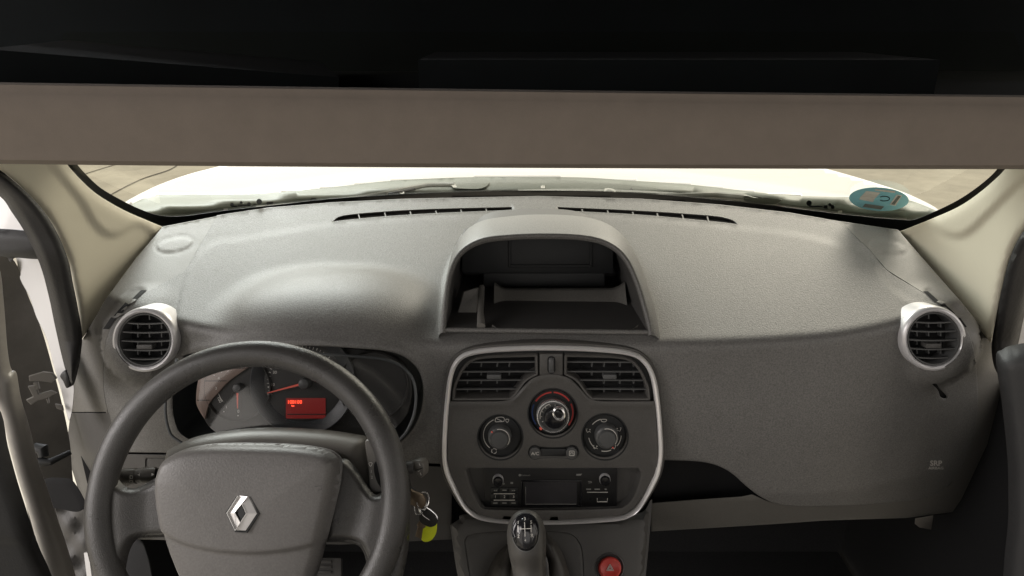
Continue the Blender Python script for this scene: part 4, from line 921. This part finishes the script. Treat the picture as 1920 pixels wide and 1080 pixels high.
obj('door_check_strap', MB().tube([W(74, 866, 1.10), W(95, 866, 1.10), W(132, 848, 1.12)], [.008, .005, .004], 10).tube([W(66, 840, 1.10), W(80, 842, 1.10), W(82, 856, 1.10)], [.008, .009, .007], 12), 'dark', dd)
obj('door_cable_cover', MB().sheet(PL(120, 920, 1.12, 10), cr([(84, 900), (120, 898), (138, 905), (160, 945), (150, 954), (120, 948), (100, 945), (88, 925)], 4), [], 7, h=lambda X, Y: .01*pillow(X*0+12, 12), skirt=.02), 'vdark', dd)

# ---------------------------------------------------------------- right door
rd_ = thing('car_door', 'dark grey passenger door trim with rounded top edge at far right', 'car door', W(1900, 900, .95))
RDT = cr([(1868, 672), (1880, 656), (1900, 648), (1960, 640), (2060, 640), (2060, 1140), (1895, 1140), (1892, 960), (1890, 860), (1880, 760)], 5)
obj('door_inner_panel', MB().sheet(PL(1920, 800, .98, 5, -30), RDT, [], 10, h=lambda X, Y: .03*pillow(sdf(X, Y, RDT), 30), edge=(1, .003), skirt=.06), 'doorp', rd_, angle=180)
obj('painted_frame', MB().prism(PL(1915, 600, 1.10, 5), [(1896, 660), (1912, 590), (1930, 520), (1975, 470), (1975, 660)], -.01, 0), 'white', rd_)

# ================================================================== OVERHEAD SHELF
shf = thing('overhead_shelf', 'brown grey overhead storage shelf lip with dark open compartment above', 'shelf', W(960, 230, .55))
top_e = lambda x: 157+ (x+20)*.0125-.0000025*(x-960)**2*.6; bot_e = lambda x: 298.5+14*(1-math.exp(-(max(x, -200)+200)/900.))*1.06
xs = list(range(-420, 2360, 60)); rows = []; prof = [(1.0, .0), (1.0, -.05), ]
vs = []; fs = []
prf = [(1.04, .030), (1.0, .002), (.985, .0), (.70, -.001), (.40, -.001), (.155, .0), (.13, .0012), (.02, .003), (0.0, .008), (-.01, .03), (-.01, .12)]
for x in xs:
    for u, dy in prf:
        py = top_e(x)+(bot_e(x)-top_e(x))*u; r_ = ray(x, py); t = (.56+dy-.06*((x-960)/1387)**2*.5)/r_[1]
        vs.append(EYE+r_*t)
k = len(prf)
for i in range(len(xs)-1):
    for j in range(k-1): fs.append((i*k+j, i*k+j+1, (i+1)*k+j+1, (i+1)*k+j))
obj('shelf_lip', MB().add(vs, fs), 'lining', shf, angle=50)
zt = 1.6-.0445
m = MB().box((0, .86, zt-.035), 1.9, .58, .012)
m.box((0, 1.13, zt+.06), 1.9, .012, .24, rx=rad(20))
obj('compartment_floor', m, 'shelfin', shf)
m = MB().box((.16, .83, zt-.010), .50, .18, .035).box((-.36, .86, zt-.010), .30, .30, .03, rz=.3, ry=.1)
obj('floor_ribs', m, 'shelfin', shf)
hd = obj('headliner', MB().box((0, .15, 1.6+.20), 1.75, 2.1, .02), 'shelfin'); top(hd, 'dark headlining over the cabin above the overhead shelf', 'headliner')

# cabin shell behind the camera (side and rear walls of the van)
sd = obj('cabin_wall', MB().box((0, -1.2, 1.1), 1.9, .03, 1.5).box((.94, -.35, .70), .03, 1.7, .95).box((.94, -.9, 1.45), .03, .6, .6), 'body')
o = obj('footwell_lining', MB().box((.80, 1.18, .68), .02, .62, .76), 'vdark'); top(o, 'black footwell lining below the passenger end of the dashboard', 'footwell lining')
o = obj('footwell_lining', MB().box((-.72, 1.28, .70), .02, .40, .70), 'vdark'); top(o, 'black footwell lining below the driver end of the dashboard', 'footwell lining'); top(sd, 'grey inner wall of the van behind the seats', 'cabin wall')

# ================================================================== BONNET, SCUTTLE, WIPERS
def bond(px, py):
    px = np.asarray(px, float); py = np.asarray(py, float); r = rays(px, py); ts = np.linspace(1.3, 5, 240); out = np.full(px.shape, 5.0); done = np.zeros(px.shape, bool)
    for t in ts:
        q = r*t; x = q[:, 0]-.04; z = -.338-.10*(q[:, 1]-1.62)-.04*x*x
        g = (q[:, 2] < z) & ~done; out[g] = t; done |= g
    # smooth the stepping
    lo = out-(ts[1]-ts[0]); hi = out.copy()
    for _ in range(12):
        m_ = (lo+hi)/2; q = r*m_[:, None]; x = q[:, 0]-.04; z = -.338-.10*(q[:, 1]-1.62)-.04*x*x
        g = q[:, 2] < z; hi = np.where(g, m_, hi); lo = np.where(g, lo, m_)
    return (lo+hi)/2
BON = DF(lambda x, y: np.maximum(bond(x, y), wsd(x, y)+.09))
bn = thing('bonnet', 'glossy white van bonnet ahead of the windscreen', 'bonnet', W(1000, 320, 2.0))
bo = cr([(232, 381), (240, 384), (251, 383), (273, 374), (315, 369), (400, 368), (486, 367), (561, 361), (640, 353), (720, 344), (800, 339), (895, 336), (1000, 336), (1100, 337), (1190, 343), (1294, 350), (1425, 365), (1500, 371), (1560, 373), (1640, 374), (1700, 378), (1740, 391), (1760, 399), (1752, 388), (1700, 363), (1640, 343), (1590, 328), (1530, 312), (1450, 294), (1450, 294), (1400, 284), (1400, 284), (560, 284), (560, 284), (480, 295), (403, 314), (350, 328), (300, 346), (262, 364)], 4)
obj('bonnet_panel', MB().sheet(BON, bo, [], 7, edge=(.3, .002), skirt=.012), 'white', bn, angle=180)
def scd(o, ts): return DF(lambda x, y: np.maximum(np.minimum(np.interp(y, [330, 350, 365, 380, 430], ts), bond(x, y)-o), wsd(x, y)+.075-o))
sc_ = thing('scuttle_panel', 'grey green plastic scuttle below the windscreen carrying clips', 'scuttle', W(1000, 360, 1.5))
co = cr([(236, 392), (236, 392), (251, 382), (273, 372), (315, 366), (400, 365), (486, 364), (561, 358), (640, 350), (720, 341), (800, 336), (895, 333), (1000, 333), (1100, 334), (1190, 340), (1294, 347), (1425, 362), (1500, 368), (1560, 370), (1640, 371), (1700, 375), (1765, 400), (1765, 400), (1740, 425), (1690, 430), (1500, 412), (1200, 388), (1010, 382), (700, 388), (500, 402), (340, 425), (280, 420)], 5)
obj('scuttle_moulding', MB().sheet(scd(.02, [1.72, 1.62, 1.56, 1.50, 1.44]), co, [], 10, h=lambda X, Y: .004+.004*np.sin(X/37.), edge=(1, .003), skirt=.02), 'cowl', sc_, angle=180)
PCW = scd(.035, [1.70, 1.60, 1.54, 1.48, 1.42])
obj('scuttle_channel', MB().line(PCW, cr([(430, 398), (560, 386), (700, 372), (850, 362), (1010, 356), (1150, 357), (1280, 364), (1400, 377), (1520, 392), (1640, 408), (1700, 410)], 8, False), 3.6, 0, .01), 'wip', sc_)
m = MB()
for x, y in ((754, 360), (1018, 350), (1302, 371), (423, 393), (1575, 397)): m.prism(PCW, rect(x-4, y-2, x+4, y+3, 1), .01, .016)
m.prism(PCW, cr([(1133, 354), (1145, 353), (1154, 357), (1152, 362), (1136, 361)], 3), .01, .018)
obj('scuttle_clip', m, 'stw', sc_)
m = MB().prism(PCW, rect(500, 372+6, 512, 386), -.02, .0).prism(PCW, [(1176, 362), (1184, 351), (1190, 362)], -.01, .0).prism(PCW, [(578, 384), (584, 371), (592, 371), (598, 384)], -.01, .0)
obj('dark_gap', m, 'seal', sc_)
for hub, path, lab in (([(843, 343), (855, 342), (880, 345), (900, 344), (917, 341), (912, 349), (895, 354), (858, 353), (848, 350)], [(852, 347), (800, 348), (750, 357), (690, 368), (600, 379), (480, 390)], 'wiper arm ahead of the steering wheel side with hub near the centre'), ([(1390, 364), (1402, 366), (1425, 372), (1450, 376), (1466, 374), (1458, 382), (1440, 384), (1410, 381), (1396, 378)], [(1395, 370), (1340, 365), (1290, 366), (1240, 367), (1180, 366), (1100, 360)], 'wiper arm ahead of the passenger side with hub left of the blue sticker')):
    w_ = thing('windscreen_wiper', lab, 'wiper', W(hub[0][0], hub[0][1], 1.55), 'windscreen wipers')
    PCV = scd(.05, [1.68, 1.57, 1.51, 1.46, 1.40])
    pp = cr([(a, b, 0) for a, b in path], 6, False)
    obj('wiper_arm', MB().tube([PCV.pts([a], [b], 0)[0] for a, b, _ in pp], [.004+.002*(1-i/len(pp)) for i in range(len(pp))], 8), 'wip', w_)
    obj('wiper_blade', MB().tube([PCV.pts([a-6], [b+4.0], 0)[0] for a, b, _ in pp[8:]], .0028, 6), 'seal', w_)
    h_ = obj('wiper_hub', MB().prism(PCV, cr(hub, 4), -.006, .008, 1.6, .003), 'cowl', w_)
    hx, hy = hub[0]; obj('hub_cap', MB().prism(PCV, [(hx+3, hy+2), (hx+10, hy+1.5), (hx+14, hy+8), (hx+7, hy+8.5)], .0085, .010), 'stw', h_)

# ================================================================== GROUND
g = obj('ground', MB().add([(-60, -60, 0), (60, -60, 0), (60, 60, 0), (-60, 60, 0)], [(0, 1, 2, 3)]), 'concrete'); g['kind'] = 'structure'
GP = type('G', (), {'pts': lambda s, px, py, h=0.0: (lambda r: EYE+r*((-1.6+.004+np.broadcast_to(h, (len(r),)))/r[:, 2])[:, None])(rays(px, py))})()
m = MB().line(GP, cr([(120, 430), (190, 376), (260, 338), (318, 318), (345, 300), (380, 280)], 6, False), 1.6, 0, .001).line(GP, [(100, 345), (190, 316), (260, 296), (330, 280)], 1.0, 0, .001).line(GP, [(403, 316), (470, 296), (530, 280)], 1.2, 0, .001)
j = obj('paving_joint', m, 'joint'); j['kind'] = 'structure'

# ================================================================== LIGHT
wd = bpy.data.worlds.new('World'); SC.world = wd; wd.use_nodes = True
bgn = wd.node_tree.nodes['Background']; bgn.inputs['Color'].default_value = (1.0, .935, .86, 1); bgn.inputs['Strength'].default_value = 1.3
def area_(name, loc, tgt, sx, sy, e, col):
    l = bpy.data.lights.new(name, 'AREA'); l.shape = 'RECTANGLE'; l.size = sx; l.size_y = sy; l.energy = e; l.color = col
    o = bpy.data.objects.new(name, l); COL.objects.link(o); o.location = loc
    o.rotation_euler = (Vector(tgt)-Vector(loc)).to_track_quat('-Z', 'Y').to_euler(); return o
area_('hall_light_front', (-1.6, 3.8, 3.4), (-.1, 1.2, 1.2), 2.0, 1.2, 165, (.90, .95, 1.0))
area_('hall_light_key', (2.6, 5.2, 4.3), (.1, 1.1, 1.2), 2.2, 1.2, 190, (1.0, .93, .85))
area_('hall_light_side', (-2.6, -.2, 2.3), (-.2, .9, 1.1), 1.6, 1.4, 60, (1.0, .95, .94))
area_('rear_fill_light', (.1, -.85, 1.62), (.1, 1.0, 1.0), 1.1, .5, 2.0, (1.0, .97, .94))  # added fill inside the cabin to brighten the fascia, no real lamp there
SC.view_settings.view_transform = 'Standard'; SC.view_settings.look = 'None'; SC.view_settings.exposure = 0; SC.view_settings.gamma = 1
SC.render.engine = 'CYCLES'; SC.cycles.use_denoising = True; SC.cycles.max_bounces = 6; SC.cycles.transparent_max_bounces = 8
SC.cycles.sample_clamp_indirect = 4
